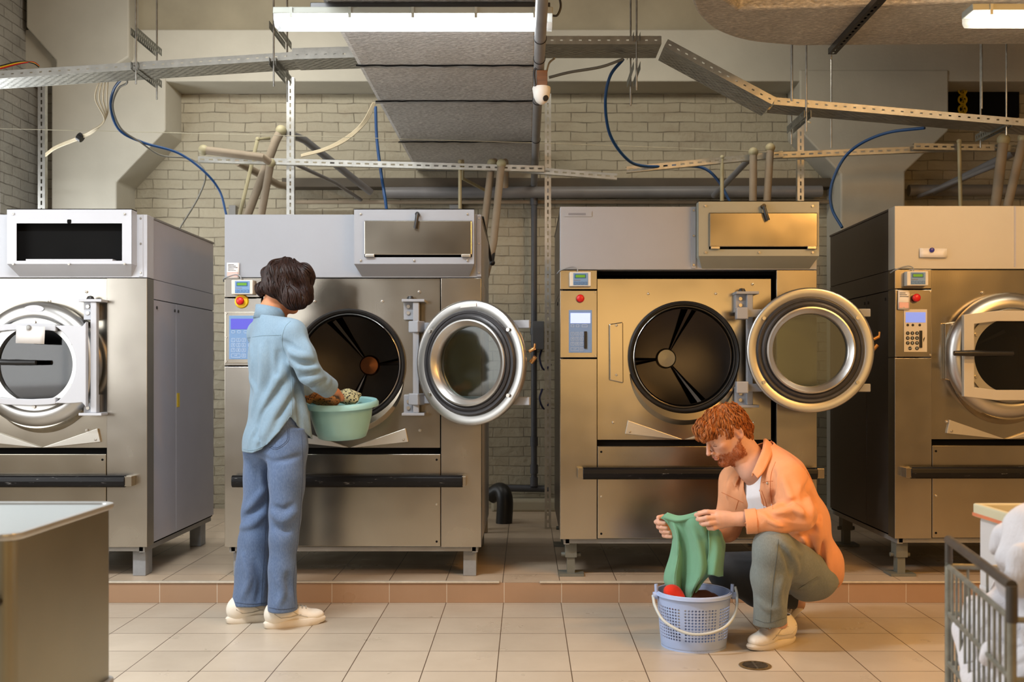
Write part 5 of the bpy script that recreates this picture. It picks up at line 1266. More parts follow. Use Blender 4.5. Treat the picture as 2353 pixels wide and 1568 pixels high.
# ------------------------------------------------------------------ the crouching man
mroot = empty('person', (P(1800, 0, 4.66).x, 4.66, 0), 'crouching person with ginger curls and beard in orange jacket, holding up a green shirt', 'person')
mc = lambda px, py, Y=4.66: np.array(P(px, py, Y))
a_ = math.radians(22); p_ = math.radians(33)
mfh = np.array((-math.cos(a_), -math.sin(a_), 0)); mf = mfh*math.cos(p_)-np.array((0, 0, math.sin(p_)))
ml = np.array((math.sin(a_), -math.cos(a_), 0)); mu = np.cross(mf, ml); MR = np.stack([mf, ml, mu], 1)
mh = mc(1665, 995, 4.63)
def mw(f, l, u): return mh+mf*f+ml*l+mu*u
ml_ = np.array((.57, -.82, 0)); mft = np.array((-.82, -.57, 0))        # trunk: its left side and its front
Mx = lambda px, Y=4.66: (px-CX)*Y/F
Mz = lambda py, Y=4.66: EYE+(CY-py)*Y/F
def head_field(b):
    b.ell(mw(-.014, 0, .028), (.098, .075, .088), MR, .02).ell(mw(.034, 0, -.034), (.058, .058, .088), MR, .03)
    for s in (-1, 1):
        b.cap(mw(-.004, .054*s, -.045), mw(.016, .050*s, -.085), .022, .020, .025); b.cap(mw(.016, .050*s, -.085), mw(.070, .013*s, -.110), .020, .018, .02)
        b.ell(mw(.062, .040*s, -.020), (.022, .020, .018), MR, .03)                                            # cheekbone
        b.cap(mw(-.004, .064*s, .03), mw(.05, .053*s, .03), .022, .020, .02)
    b.ell(mw(.080, 0, -.108), (.019, .024, .018), MR, .012)
    b.cap(mw(.084, -.032, .028), mw(.084, .032, .028), .012, .012, .014)                                       # brow
    for s in (-1, 1): b.ell(mw(.106, .033*s, .006), (.022, .020, .013), MR, .010, 'sub')
    for s in (-1, 1): b.ell(mw(.0765, .032*s, .005), (.0150, .0170, .0125), MR, .003)                           # lowered lids
    for s in (-1, 1): b.cap(mw(.093, .020*s, -.0045), mw(.086, .047*s, -.0035), .0016, .0016, .003, 'sub')
    b.chain([mw(.090, 0, .020), mw(.106, 0, -.006), mw(.122, 0, -.030)], [.0080, .0080, .0092], .007)
    b.ell(mw(.120, 0, -.033), (.0115, .0105, .0088), MR, .005)
    for s in (-1, 1): b.ell(mw(.106, .0125*s, -.037), (.010, .0070, .0072), MR, .004)
    for s in (-1, 1): b.ell(mw(.110, .007*s, -.0435), (.0065, .0042, .0042), MR, .002, 'sub')
    b.ell(mw(.093, 0, -.055), (.013, .025, .014), MR, .012)
    for s in (-1, 1): b.ell(mw(.099, .010*s, -.064), (.0095, .013, .0045), MR, .004)
    b.ell(mw(.0985, 0, -.0755), (.0100, .018, .0058), MR, .004)
    b.cap(mw(.110, -.022, -.070), mw(.110, .022, -.070), .0026, .0026, .003, 'sub')
    b.ell(mw(.097, 0, -.090), (.010, .018, .006), MR, .006, 'sub')
    for s in (-1, 1):                                                                                          # ears
        e = mw(-.018, .078*s, -.006); eax = mf*.15*1+ml*s*.35; 
        t = -mf*.86+ml*s*.5; t /= np.linalg.norm(t); u2 = mu*.97-mf*.2; u2 = u2-t*(u2 @ t); u2 /= np.linalg.norm(u2); w2 = np.cross(t, u2)
        RR = np.stack([t, u2, w2], 1)
        b.ell(e+t*.006, (.019, .033, .008), RR, .006); b.ell(e+t*.008+w2*(.008 if (w2 @ (ml*s)) > 0 else -.008), (.010, .021, .007), RR, .005, 'sub'); b.ell(e-u2*.026+t*.002, (.009, .010, .007), RR, .005)
b = Body((Mx(1490), 4.20, .03), (Mx(1900), 5.16, 1.24), .0043)
head_field(b)
b.cap(mw(-.035, 0, -.045), mc(1742, 1078, 4.66), .060, .064, .03).cap(mw(.015, 0, -.10), mc(1722, 1085, 4.63), .035, .045, .03)
b.cap(mc(1742, 1078, 4.66), mc(1765, 1120, 4.68), .066, .09, .05).ell(mc(1772, 1135, 4.69), (.10, .085, .11), None, .05)
# arms inside the sleeves
b.chain([mc(1765, 1110, 4.68), mc(1803, 1100, 4.53), mc(1836, 1186, 4.40), mc(1700, 1193, 4.415)], [.07, .05, .042, .029], .02)
b.chain([mc(1765, 1110, 4.68), mc(1695, 1105, 4.80), mc(1655, 1225, 4.80), mc(1562, 1222, 4.70)], [.07, .05, .040, .028], .02)
b.chain([mc(1772, 1135, 4.69), mc(1820, 1220, 4.72), mc(1855, 1315, 4.75)], [.10, .10, .09], .05)
b.chain([mc(1855, 1315, 4.72), mc(1776, 1268, 4.42), mc(1776, 1400, 4.48), mc(1800, 1446, 4.575)], [.085, .055, .040, .027], .03)
b.chain([mc(1850, 1312, 4.85), mc(1680, 1315, 4.745), mc(1800, 1368, 4.90), mc(1846, 1388, 5.07)], [.08, .055, .042, .030], .03)
# near hand: back of the hand to the viewer, fingers pointing left and pinching the cloth
wl = mc(1704, 1193, 4.415)
K = [mc(1650, 1181, 4.424), mc(1649, 1190, 4.412), mc(1652, 1199, 4.412), mc(1658, 1208, 4.420)]
fg = [[K[0], mc(1626, 1177, 4.425), mc(1608, 1181, 4.440), mc(1599, 1184, 4.462)],
      [K[1], mc(1624, 1191, 4.402), mc(1609, 1194, 4.420), mc(1603, 1194, 4.446)],
      [K[2], mc(1630, 1203, 4.402), mc(1616, 1205, 4.420), mc(1611, 1203, 4.446)],
      [K[3], mc(1640, 1214, 4.412), mc(1630, 1214, 4.428), mc(1627, 1211, 4.446)]]
hand(b, wl, None, fg, [mc(1676, 1184, 4.455), mc(1645, 1179, 4.480), mc(1620, 1178, 4.488), mc(1603, 1181, 4.485)], .0114, .038)
b.ell(mc(1672, 1193, 4.418), (.052, .020, .026), None, .015)
# far hand: fist, finger backs to the viewer, closing on the cloth from behind
wr2 = mc(1566, 1223, 4.70)
fg = []
for i, (x0, y0, x1, y1) in enumerate(((1545, 1204, 1507, 1200), (1549, 1213, 1512, 1211), (1549, 1223, 1519, 1221), (1547, 1232, 1525, 1231))):
    fg.append([mc(x0+6, y0, 4.672), mc((x0*.35+x1*.65), y0-1, 4.662), mc(x1+1, y1, 4.640), mc(x1+8, y1+2, 4.612), mc(x1+20-i, y1+3, 4.603)])
hand(b, wr2, None, fg, [mc(1556, 1206, 4.66), mc(1540, 1194, 4.655), mc(1524, 1189, 4.645), mc(1513, 1190, 4.63)], .0116, .036)
def mtint(V):
    c = np.zeros((len(V), 4)); c[:, :3] = S((196, 104, 92))
    d = np.minimum(np.linalg.norm((V-mw(.106, 0, -.064)) @ MR/np.array((1.6, 2.6, 1)), axis=1), np.linalg.norm((V-mw(.106, 0, -.0755)) @ MR/np.array((1.6, 2.3, 1)), axis=1))
    w = np.clip(1.5-d/.0062, 0, 1)*.7
    for p, r, k in ((mw(.12, 0, -.036), .022, .22), (mw(.07, .05, -.03), .03, .2), (mw(-.01, .085, -.01), .04, .25)): w = np.maximum(w, np.clip(1-np.linalg.norm(V-p, axis=1)/r, 0, 1)*k)
    L3 = (V-mh) @ MR; fu = np.interp(L3[:, 0], [-.01, .02, .05, .08, .12], [-.022, -.050, -.066, -.056, -.050])
    bw = np.clip((fu-L3[:, 2])/.012, 0, 1)*np.clip((L3[:, 2]+.128)/.012, 0, 1)*np.clip((L3[:, 0]+.012)/.02, 0, 1)*(np.abs(L3[:, 1]) < .085)*.6
    m_ = (bw > w) & ~((L3[:, 0] > .08) & (np.abs(L3[:, 1]) < .022) & (L3[:, 2] > -.083) & (L3[:, 2] < -.059)); c[m_, :3] = S((168, 92, 52)); w = np.where(m_, bw, w)
    c[:, 3] = w; return c
b.obj('body', 'skin_m', mroot, 1, 0, mtint); mskin = b
M['lash'] = mat('lashes', S((96, 52, 34)), .6)
# lashes and brows
def hairs(name, m, pts, r, n=1):
    mb = MB()
    for q_ in pts: mb.tube([Vector(p)-mroot.location for p in q_], r, 5)
    return mb.obj(name, m, mroot)
def snap(p, off=.0012):
    q_ = mskin.bvh.find_nearest(Vector(p)); return q_[0]+q_[1]*off
for s in (1, -1):
    hairs('eyelashes', 'lash', [[snap(mw(.096, (.033+.0145*math.cos(t))*s, -.0055-.0025*math.sin(t)), .0010) for t in np.linspace(.4, PI-.4, 9)]], .0011)
    br = []
    for i in range(26):
        t = i/25; c = mw(.10, (.016+.034*t)*s, .022+.008*math.sin(PI*min(1, t*1.2))); br.append([snap(c, .001), snap(c+ml*s*.006+mu*.003, .003), snap(c+ml*s*.011+mu*.001, .002)])
    hairs('eyebrow', 'hair_red', br, .0011)
# hair: a full mop of curls
hb = Body(mh-.19, mh+.2, .005)
hb.ell(mw(-.020, 0, .036), (.104, .084, .086), MR, .02).ell(mw(.064, -.008, .070), (.046, .062, .036), MR, .03).ell(mw(.096, -.005, .050), (.024, .056, .030), MR, .02).ell(mw(-.085, 0, -.02), (.034, .064, .06), MR, .03).ell(mw(-.078, 0, -.062), (.028, .052, .036), MR, .02)
hb.ell(mw(.108, 0, -.024), (.060, .09, .062), MR, .012, 'sub').ell(mw(.045, .085, -.052), (.050, .03, .064), MR, .012, 'sub').ell(mw(.045, -.085, -.052), (.050, .03, .064), MR, .012, 'sub').ell(mw(-.012, .088, -.010), (.030, .030, .041), MR, .008, 'sub').ell(mw(-.012, -.088, -.010), (.030, .030, .041), MR, .008, 'sub').ell(mw(.03, 0, -.13), (.11, .1, .075), MR, .01, 'sub').ell(mw(.072, .070, .006), (.034, .034, .030), MR, .01, 'sub').ell(mw(.072, -.070, .006), (.034, .034, .030), MR, .01, 'sub')
hb.wave((.7, .2, .6), 130, .0035, .4, 1, 40).wave((-.3, .8, .5), 110, .0035, 2, 1, 35)
mhair = hb.obj('hair', 'hair_red', mroot, 1)
rs_ = np.random.RandomState(5)
mcr = mw(-.05, .0, .135)
def mfl(p):
    p = np.array(p); d = p-mcr; return Vector(d/np.linalg.norm(d)+mf*.25-np.array((0, 0, .25)))
sd = [(hb.V[i], None) for i in rs_.choice(len(hb.V), 640) if (hb.V[i]-mh) @ mu > -.06]
l_ = locks(hb, 'hair_curls', 'hair_red', None, sd, .0062, 13, .0032, mfl, .0046, .72, .0005, .006); l_.parent = mhair; l_.location = -Vector(mroot.location)
# beard: short dense stubble along jaw, chin and lip
bb = MB(); k = 0
V_ = mskin.V; loc = (V_-mh) @ MR
ok_ = np.where((loc[:, 2] < -.028) & (loc[:, 2] > -.145) & (loc[:, 0] > -.012) & (np.abs(loc[:, 1]) < .085))[0]
for i in rs_.choice(ok_, min(3600, len(ok_)*3)):
    f_, l2, u_ = loc[i]; al = abs(l2)
    top = np.interp(f_, [-.01, .02, .05, .08, .12], [-.022, -.050, -.066, -.056, -.050])
    if u_ > top+rs_.uniform(-.010, .004): continue
    if f_ > .075 and al < .026 and -.083 < u_ < -.059: continue             # lips
    if f_ > .09 and al < .010 and u_ > -.064: continue
    if u_ < -.118 and f_ < .05: continue
    p = Vector(V_[i]); q_ = mskin.bvh.find_nearest(p); nn = q_[1]; d = Vector(-mu*.9-mf*.1+ml*np.sign(l2)*0); d = (d-nn*d.dot(nn)).normalized()
    p = p+Vector(rs_.uniform(-.002, .002, 3)); p = mskin.bvh.find_nearest(p)[0]
    ln = rs_.uniform(.004, .008); w = d.cross(nn)*rs_.uniform(-.003, .003)
    bb.tube([p-mroot.location, p+d*ln*.5+nn*.0016+w-mroot.location, p+d*ln+nn*.0016+w*2-mroot.location], [.0008, .0007, .0003], 4)
bb.obj('beard', 'beard_red', mroot)
# white tee
tb = Body((Mx(1640), 4.4, .45), (Mx(1820), 5.0, .86), .006)
T = lambda px, py, u=0, v=0: mc(px, py, 4.68)+ml_*u+mft*v
tb.ell(T(1770, 1130), (.165, .118, .18), np.stack([ml_, mft, np.array((0, 0, 1.))], 1), .04).ell(T(1800, 1200), (.16, .12, .16), np.stack([ml_, mft, np.array((0, 0, 1.))], 1), .05).cap(mc(1752, 1092, 4.665), mc(1762, 1110, 4.67), .078, .12, .03)
tb.fold([mc(1715, 1100, 4.57), mc(1735, 1165, 4.56)], .012, .005).fold([mc(1728, 1100, 4.56), mc(1742, 1160, 4.55)], .010, -.005)
tax = np.array((-.30, -.28, .90)); tax /= np.linalg.norm(tax); tpt = mc(1735, 1085, 4.63)
tb.cut(lambda X, Y, Z: (X-tpt[0])*tax[0]+(Y-tpt[1])*tax[1]+(Z-tpt[2])*tax[2]-.004)
tb.cut(lambda X, Y, Z: Mz(1196)-Z)
tb.obj('tee', 'tee', mroot, 2, .003)
# orange jacket
b = Body((Mx(1630), 4.22, .18), (Mx(1945), 5.06, .96), .0065)
tz_ = np.array((-.38, -.10, .92)); tz_ /= np.linalg.norm(tz_); tu = ml_-tz_*(ml_ @ tz_); tu /= np.linalg.norm(tu); tv = np.cross(tz_, tu); TR = np.stack([tu, tv, tz_], 1)
if tv @ mft < 0: tv = -tv
TR = np.stack([tu, tv, tz_], 1)
b.ell(mc(1776, 1122, 4.68), (.200, .140, .175), TR, .05).ell(mc(1818, 1200, 4.71), (.190, .148, .19), TR, .06).ell(mc(1858, 1288, 4.76), (.180, .112, .155), TR, .06)
b.ell(mc(1700, 1150, 4.76), (.085, .085, .12), TR, .06).cap(mc(1752, 1036, 4.67), mc(1774, 1088, 4.68), .064, .13, .05)
b.ell(mc(1890, 1320, 4.80), (.12, .065, .08), TR, .04)
b.chain([mc(1780, 1075, 4.60), mc(1806, 1100, 4.52), mc(1838, 1182, 4.405)], [.070, .078, .068], .035)
b.chain([mc(1838, 1182, 4.405), mc(1790, 1194, 4.395), mc(1722, 1199, 4.415)], [.066, .060, .050], .025)
b.chain([mc(1720, 1085, 4.76), mc(1692, 1105, 4.81), mc(1668, 1215, 4.81), mc(1600, 1222, 4.735)], [.06, .070, .060, .046], .035)
b.prep()
for pts, r, am in (([(1772, 1080), (1778, 1130), (1772, 1175)], .013, -.018), ([(1800, 1100), (1815, 1140), (1830, 1170)], .016, .008), ([(1795, 1165), (1830, 1150), (1862, 1160)], .014, -.011), ([(1785, 1180), (1820, 1172), (1858, 1182)], .014, .011), ([(1770, 1190), (1805, 1190), (1845, 1198)], .011, -.009), ([(1750, 1183), (1775, 1200), (1795, 1212)], .012, .008), ([(1765, 1178), (1790, 1198), (1820, 1210)], .010, -.008),
    ([(1862, 1100), (1850, 1150), (1862, 1190)], .018, -.016), ([(1880, 1170), (1868, 1215), (1840, 1235)], .016, -.012), ([(1885, 1195), (1880, 1250), (1868, 1290)], .018, .014), ([(1850, 1225), (1868, 1260), (1880, 1300)], .013, -.013), ([(1895, 1220), (1898, 1270), (1905, 1320)], .015, .012), ([(1885, 1240), (1890, 1290), (1895, 1330)], .012, -.014), ([(1835, 1222), (1850, 1240), (1862, 1262)], .012, .010), ([(1690, 1085), (1676, 1110), (1670, 1140)], .012, .008), ([(1700, 1092), (1690, 1125)], .010, -.010)):
    b.pfold(pts, r*1.1, am*1.6)
for pts, r, am in (([(1852, 1200), (1835, 1190), (1800, 1160), (1778, 1172)], .010, -.009), ([(1850, 1185), (1825, 1168), (1790, 1158)], .010, .008), ([(1745, 1178), (1760, 1190), (1752, 1208)], .007, .006), ([(1765, 1205), (1800, 1216), (1830, 1212)], .008, -.006), ([(1842, 1120), (1850, 1150), (1846, 1180)], .012, .008), ([(1788, 1090), (1782, 1130), (1784, 1160)], .010, .007), ([(1856, 1232), (1872, 1262), (1892, 1300)], .009, .008), ([(1842, 1230), (1858, 1256), (1874, 1292)], .008, -.008), ([(1868, 1210), (1884, 1240), (1900, 1290), (1906, 1320)], .009, -.008), ([(1670, 1100), (1664, 1130), (1668, 1160)], .010, -.006), ([(1712, 1110), (1706, 1140), (1712, 1165)], .009, .005), ([(1862, 1130), (1876, 1170), (1884, 1210)], .012, -.007), ([(1672, 1245), (1700, 1236), (1730, 1222)], .010, .008), ([(1680, 1258), (1710, 1248), (1738, 1234)], .008, -.007)):
    b.pfold(pts, r, am)
b.wave((.6, .2, .8), 38, .0022, .8).wave((.2, .9, -.4), 48, .0018, 2)
jc = mc(1776, 1122, 4.68)
A0 = mc(1738, 1236, 4.5); A1 = mc(1912, 1338, 4.5); dn = np.array((-(A1-A0)[2], 0, (A1-A0)[0])); dn /= -np.linalg.norm(dn)
def jhem(X, Y, Z):
    d = (X-A0[0])*dn[0]+(Z-A0[2])*dn[2]
    far = (Mz(1268)-Z)                                  # the far front panel hangs lower
    return np.where(Y > 4.70-.0*X, np.where(X < Mx(1760), far, d-.02), np.where((Z < Mz(1236)+.03) & (X > Mx(1745)), d, -1.))
b.cut(jhem)
def jfront(X, Y, Z):
    q_ = [X-jc[0], Y-jc[1], Z-jc[2]]; u_ = sum(q_[i]*tu[i] for i in range(3)); v_ = sum(q_[i]*tv[i] for i in range(3)); t_ = sum(q_[i]*tz_[i] for i in range(3))
    w = .030+.15*np.clip(t_+.03, 0, .25)+.012*np.clip((-t_-.1)/.1, 0, 1); return np.where(v_ > .02, (w-np.abs(u_-.005-.15*t_)), -1.)
b.cut(jfront)
npt = mc(1752, 1024, 4.66)
b.cut(lambda X, Y, Z: np.where((Z > Mz(1110)) & ((X-npt[0])**2+(Y-npt[1])**2 < .16**2), (X-npt[0])*tz_[0]+(Y-npt[1])*tz_[1]+(Z-npt[2])*tz_[2], -1.))
ew = mc(1713, 1199.5, 4.416); dw = mc(1722, 1199, 4.415)-mc(1790, 1194, 4.395); dw /= np.linalg.norm(dw)
b.cut(lambda X, Y, Z: np.where((Y < 4.52) & (Z < Mz(1150, 4.4)) & (X < Mx(1760, 4.4)), (X-ew[0])*dw[0]+(Z-ew[2])*dw[2], -1.))
ef = mc(1612, 1222, 4.74); b.cut(lambda X, Y, Z: np.where((Y > 4.6) & (Z < Mz(1160, 4.75)), ef[0]-X, -1.))
b.obj('jacket', 'orange', mroot, 2, .005); jk = b
cf = Body(ew-.11, ew+.13, .0045); pA = ew-dw*.052; pB = ew+dw*.004
cf.cap(pA, pB, .055, .053, .01).cut(lambda X, Y, Z: (X-pB[0])*dw[0]+(Y-pB[1])*dw[1]+(Z-pB[2])*dw[2]).cut(lambda X, Y, Z: -((X-pA[0])*dw[0]+(Y-pA[1])*dw[1]+(Z-pA[2])*dw[2]))
cf.obj('cuff', 'orange', mroot, 2, .005)
def patch(name, rows, m, root, thick=.005):      # a cloth panel through rows of points
    R_ = [spline(r, 6) for r in rows]; n = len(R_[0]); c = [spline([r[i] for r in R_], 5) for i in range(n)]; k = len(c[0])
    o = MB().add([p-root.location for q_ in c for p in q_], [(i*k+j, i*k+j+1, (i+1)*k+j+1, (i+1)*k+j) for i in range(n-1) for j in range(k-1)], True).obj(name, m, root)
    md = o.modifiers.new('t', 'SOLIDIFY'); md.thickness = thick; md.offset = 0; return o
V3 = lambda *t: [Vector(mc(*k)) for k in t]
# collar: stands at the neck and folds out, one leaf to each side
patch('collar', [V3((1752, 1062, 4.76), (1757, 1040, 4.72), (1757, 1033, 4.66), (1750, 1050, 4.585), (1736, 1082, 4.545), (1728, 1096, 4.535)),
                 V3((1752, 1045, 4.77), (1757, 1020, 4.73), (1757, 1009, 4.66), (1755, 1030, 4.575), (1742, 1062, 4.535), (1730, 1088, 4.525)),
                 V3((1768, 1060, 4.78), (1778, 1040, 4.74), (1780, 1028, 4.66), (1772, 1048, 4.555), (1757, 1082, 4.515), (1741, 1100, 4.505))], 'orange', mroot, .006)
patch('collar_leaf', [V3((1712, 1078, 4.72), (1701, 1090, 4.69), (1697, 1100, 4.66)), V3((1700, 1078, 4.74), (1692, 1096, 4.69), (1691, 1112, 4.655)), V3((1690, 1086, 4.75), (1683, 1105, 4.70), (1690, 1120, 4.65))], 'orange', mroot, .006)
seams(jk, 'jacket_seams', 'orange_seam', mroot, [[(1658, 1132), (1675, 1140), (1700, 1152), (1708, 1156)], [(1697, 1150), (1690, 1172)], [(1782, 1062), (1772, 1090), (1770, 1130), (1776, 1170)], [(1752, 1110), (1764, 1107), (1776, 1106)], [(1745, 1130), (1752, 1150), (1756, 1170)], [(1750, 1128), (1758, 1150), (1762, 1168)], [(1740, 1103), (1746, 1135), (1750, 1165)], [(1815, 1045), (1850, 1080), (1868, 1110)], [(1875, 1270), (1890, 1310), (1905, 1330)], [(1735, 1176), (1742, 1200), (1740, 1226)]], .0013)
mb = MB()
for px, py in ((1737, 1104), (1764, 1111), (1746, 1134), (1913, 1327)):
    q_ = jk.hit(px, py, .002)
    if q_: mb.sphere(q_-mroot.location, .0065, 8, (1, .6, 1))
mb.obj('jacket_buttons', 'bolt', mroot)
# jeans: near leg with the knee up, hips low
b = Body((Mx(1672), 4.2, .05), (Mx(1935), 5.02, .60), .0065)
b.chain([mc(1858, 1322, 4.68), mc(1776, 1262, 4.40)], [.112, .084], .03).chain([mc(1776, 1262, 4.40), mc(1770, 1330, 4.42), mc(1770, 1450, 4.49)], [.082, .078, .072], .03)
b.ell(mc(1862, 1325, 4.78), (.125, .15, .095), None, .05).ell(mc(1862, 1330, 4.68), (.11, .10, .088), None, .04).cap(mc(1845, 1322, 4.88), mc(1780, 1320, 4.84), .10, .09, .04)
b.prep()
for pts, r, am in (([(1790, 1240), (1815, 1262), (1840, 1275)], .012, .010), ([(1795, 1258), (1812, 1285), (1815, 1320)], .012, -.012), ([(1805, 1262), (1828, 1290), (1832, 1318)], .012, .010), ([(1800, 1330), (1790, 1370), (1795, 1410)], .014, .009), ([(1740, 1380), (1765, 1400), (1800, 1395)], .012, .007), ([(1815, 1340), (1845, 1350), (1880, 1335)], .010, -.010)):
    b.pfold(pts, r*1.2, am*1.35)
b.wave((.3, .4, .8), 42, .0022, .4).wave((.9, .2, .4), 58, .0014, 1.4)
hd = mc(1770, 1436, 4.48); b.cut(lambda X, Y, Z: np.where(X < Mx(1850), hd[2]-Z+.10*(X-hd[0]), -1.))
b.obj('jeans', 'jeans_grey', mroot, 2, .005); mj = b
seams(mj, 'jeans_seams', 'grey_seam', mroot, [[(1789, 1240), (1784, 1290), (1776, 1350), (1770, 1432)], [(1833, 1355), (1855, 1340), (1878, 1326)], [(1735, 1424), (1765, 1432), (1806, 1420)]], .0012)
b = Body((Mx(1615), 4.55, .03), (Mx(1880), 5.08, .46), .0065)
b.chain([mc(1835, 1312, 4.88), mc(1672, 1312, 4.735)], [.10, .085], .03).chain([mc(1672, 1318, 4.74), mc(1740, 1360, 4.82), mc(1826, 1372, 4.935)], [.080, .070, .060], .03)
b.fold([mc(1680, 1285, 4.66), mc(1735, 1288, 4.70)], .012, .006).wave((.2, .3, .9), 40, .002, .3)
hq = mc(1828, 1376, 4.94); b.cut(lambda X, Y, Z: X-hq[0])
b.obj('jeans_leg', 'jeans_shaded', mroot, 2, .005)
# shoes: near one flat, far one up on its toes
h_ = P(1822, 1472, 4.62); t_ = P(1718, 1497, 4.45); h_.z = t_.z = 0
sneaker('shoe', h_, t_-h_, (0, 0, 1), 1, False, parent=mroot)
h_ = Vector(mc(1846, 1392, 5.10)); t_ = Vector(mc(1812, 1424, 4.985)); t_.z = .012
sneaker('shoe', h_+Vector((0, 0, .0)), t_-h_, Vector((-.25, .3, 1)), 1, False, parent=mroot)
# ------------------------------------------------------------------ green shirt held up over the basket
rows = [[(1518, 1191, 4.62), (1533, 1180, 4.58), (1560, 1187, 4.55), (1585, 1182, 4.50), (1601, 1178, 4.475), (1606, 1184, 4.465)],
        [(1530, 1200, 4.60), (1545, 1200, 4.57), (1565, 1205, 4.545), (1585, 1200, 4.50), (1612, 1195, 4.47), (1632, 1208, 4.48)],
        [(1546, 1230, 4.595), (1555, 1232, 4.56), (1572, 1232, 4.545), (1592, 1228, 4.505), (1620, 1222, 4.475), (1652, 1222, 4.51)],
        [(1541, 1275, 4.60), (1553, 1278, 4.565), (1575, 1276, 4.555), (1600, 1272, 4.51), (1632, 1265, 4.49), (1664, 1258, 4.54)],
        [(1528, 1320, 4.61), (1545, 1322, 4.56), (1570, 1320, 4.57), (1598, 1318, 4.515), (1630, 1310, 4.50), (1657, 1300, 4.55)],
        [(1530, 1345, 4.60), (1548, 1352, 4.555), (1568, 1352, 4.575), (1588, 1350, 4.525), (1606, 1342, 4.52), (1622, 1332, 4.54)],
        [(1552, 1368, 4.59), (1560, 1378, 4.56), (1572, 1378, 4.575), (1584, 1376, 4.54), (1592, 1368, 4.535), (1600, 1358, 4.55)]]
G = [spline([Vector(mc(*k)) for k in r], 9) for r in rows]; n = len(G[0])
C_ = [spline([r[i] for r in G], 8) for i in range(n)]; k = len(C_[0])
vs = []
for i, c in enumerate(C_):
    for j, p in enumerate(c):
        u_, v_ = i/(n-1), j/(k-1)
        d = .017*math.sin(u_*15+v_*2.2+.6*math.sin(v_*6))*min(1, v_*2.2+.12)*(1-.3*u_)+.006*math.sin(u_*31-v_*5)*min(1, v_*3)+.008*math.sin(v_*22+u_*9)*max(0, v_-.72)*3
        vs.append(p+Vector((0, d, 0)))
gs = MB().add(vs, [(i*k+j, i*k+j+1, (i+1)*k+j+1, (i+1)*k+j) for i in range(n-1) for j in range(k-1)], True)
rt = Vector(mc(1570, 1280, 4.55)); gs.v = [tuple(Vector(p)-rt) for p in gs.v]
go = gs.obj('shirt', 'green'); go.location = rt; md = go.modifiers.new('t', 'SOLIDIFY'); md.thickness = .004; md.offset = 0
tag(go, 'sage green shirt hanging from both hands of the crouching person into the basket', 'clothing')
def sub_sheet(name, rows, parent, m, amp, f):
    G = [spline([Vector(mc(*k)) for k in r], 8) for r in rows]; n = len(G[0]); C_ = [spline([r[i] for r in G], 7) for i in range(n)]; k = len(C_[0])
    vs = [p+Vector((0, amp*math.sin(f*i/(n-1)+2.5*j/(k-1)), 0))-parent.location for i, c in enumerate(C_) for j, p in enumerate(c)]
    o = MB().add(vs, [(i*k+j, i*k+j+1, (i+1)*k+j+1, (i+1)*k+j) for i in range(n-1) for j in range(k-1)], True).obj(name, m, parent)
    md = o.modifiers.new('t', 'SOLIDIFY'); md.thickness = .004; return o
sub_sheet('sleeve', [[(1628, 1215, 4.47), (1645, 1214, 4.475), (1656, 1222, 4.50), (1664, 1240, 4.53)], [(1630, 1260, 4.465), (1645, 1262, 4.465), (1658, 1262, 4.49), (1668, 1255, 4.53)], [(1624, 1300, 4.49), (1640, 1300, 4.47), (1655, 1300, 4.485), (1664, 1296, 4.53)], [(1620, 1322, 4.51), (1638, 1322, 4.475), (1652, 1327, 4.485), (1662, 1325, 4.52)]], go, 'green', .008, 7)
sub_sheet('hem_fold', [[(1533, 1178, 4.575), (1560, 1185, 4.545), (1588, 1180, 4.495), (1601, 1176, 4.47)], [(1524, 1190, 4.58), (1556, 1196, 4.535), (1588, 1191, 4.488), (1604, 1186, 4.460)], [(1532, 1197, 4.59), (1556, 1201, 4.545), (1588, 1196, 4.498), (1606, 1190, 4.468)]], go, 'green', .002, 9)
# ------------------------------------------------------------------ blue perforated basket
M['basket'] = mat('periwinkle_plastic', S((164, 184, 224)), .42, 0, .02); M['basket_handle'] = mat('pale_basket_handle', S((188, 196, 196)), .45, 0, .03)
bk = empty('laundry_basket', (P(1594, 0, 4.55).x, 4.555, 0), 'pale blue perforated plastic basket on the floor in front of the crouching person', 'laundry basket')
rb, rt_, hb_ = .140, .160, .243
def rad(z): return rb+(rt_-rb)*(z/hb_)**.8
nA, z0_, z1_, nz = 66, .045, .190, 11
mb = MB()
def cp(a, z): r = rad(z); return (r*math.cos(a), r*math.sin(a), z)
cell_a = 2*PI/nA; cell_z = (z1_-z0_)/nz
for i in range(nA):
    for j in range(nz):
        a0_ = i*cell_a; q0 = z0_+j*cell_z; am, zm = a0_+cell_a/2, q0+cell_z/2
        cor = [cp(a0_, q0), cp(a0_+cell_a, q0), cp(a0_+cell_a, q0+cell_z), cp(a0_, q0+cell_z)]
        mid = [cp(am, q0), cp(a0_+cell_a, zm), cp(am, q0+cell_z), cp(a0_, zm)]
        if i % 11 == 0: mb.add(cor, [(0, 1, 2, 3)], True); continue
        ir = .40; inn = [cp(am, zm-cell_z*ir), cp(am+cell_a*ir, zm), cp(am, zm+cell_z*ir), cp(am-cell_a*ir, zm)]
        c8 = [cor[0], mid[0], cor[1], mid[1], cor[2], mid[2], cor[3], mid[3]]
        # a diamond hole, with quarter diamonds kept solid at the corners
        mb.add(c8+inn, [(0, 1, 8, 11, 7), (2, 3, 9, 8, 1), (4, 5, 10, 9, 3), (6, 7, 11, 10, 5)], False)
for za, zb_, k in ((.004, z0_, 4), (z1_, hb_, 4)):
    zs_ = [za+(zb_-za)*i/k for i in range(k+1)]
    mb.lathe([(rad(z), z) for z in zs_], (0, 0, 0), 'z', nA)
mb.lathe([(.0005, .004), (rb-.004, .004), (rad(.004), .006)], (0, 0, 0), 'z', nA)
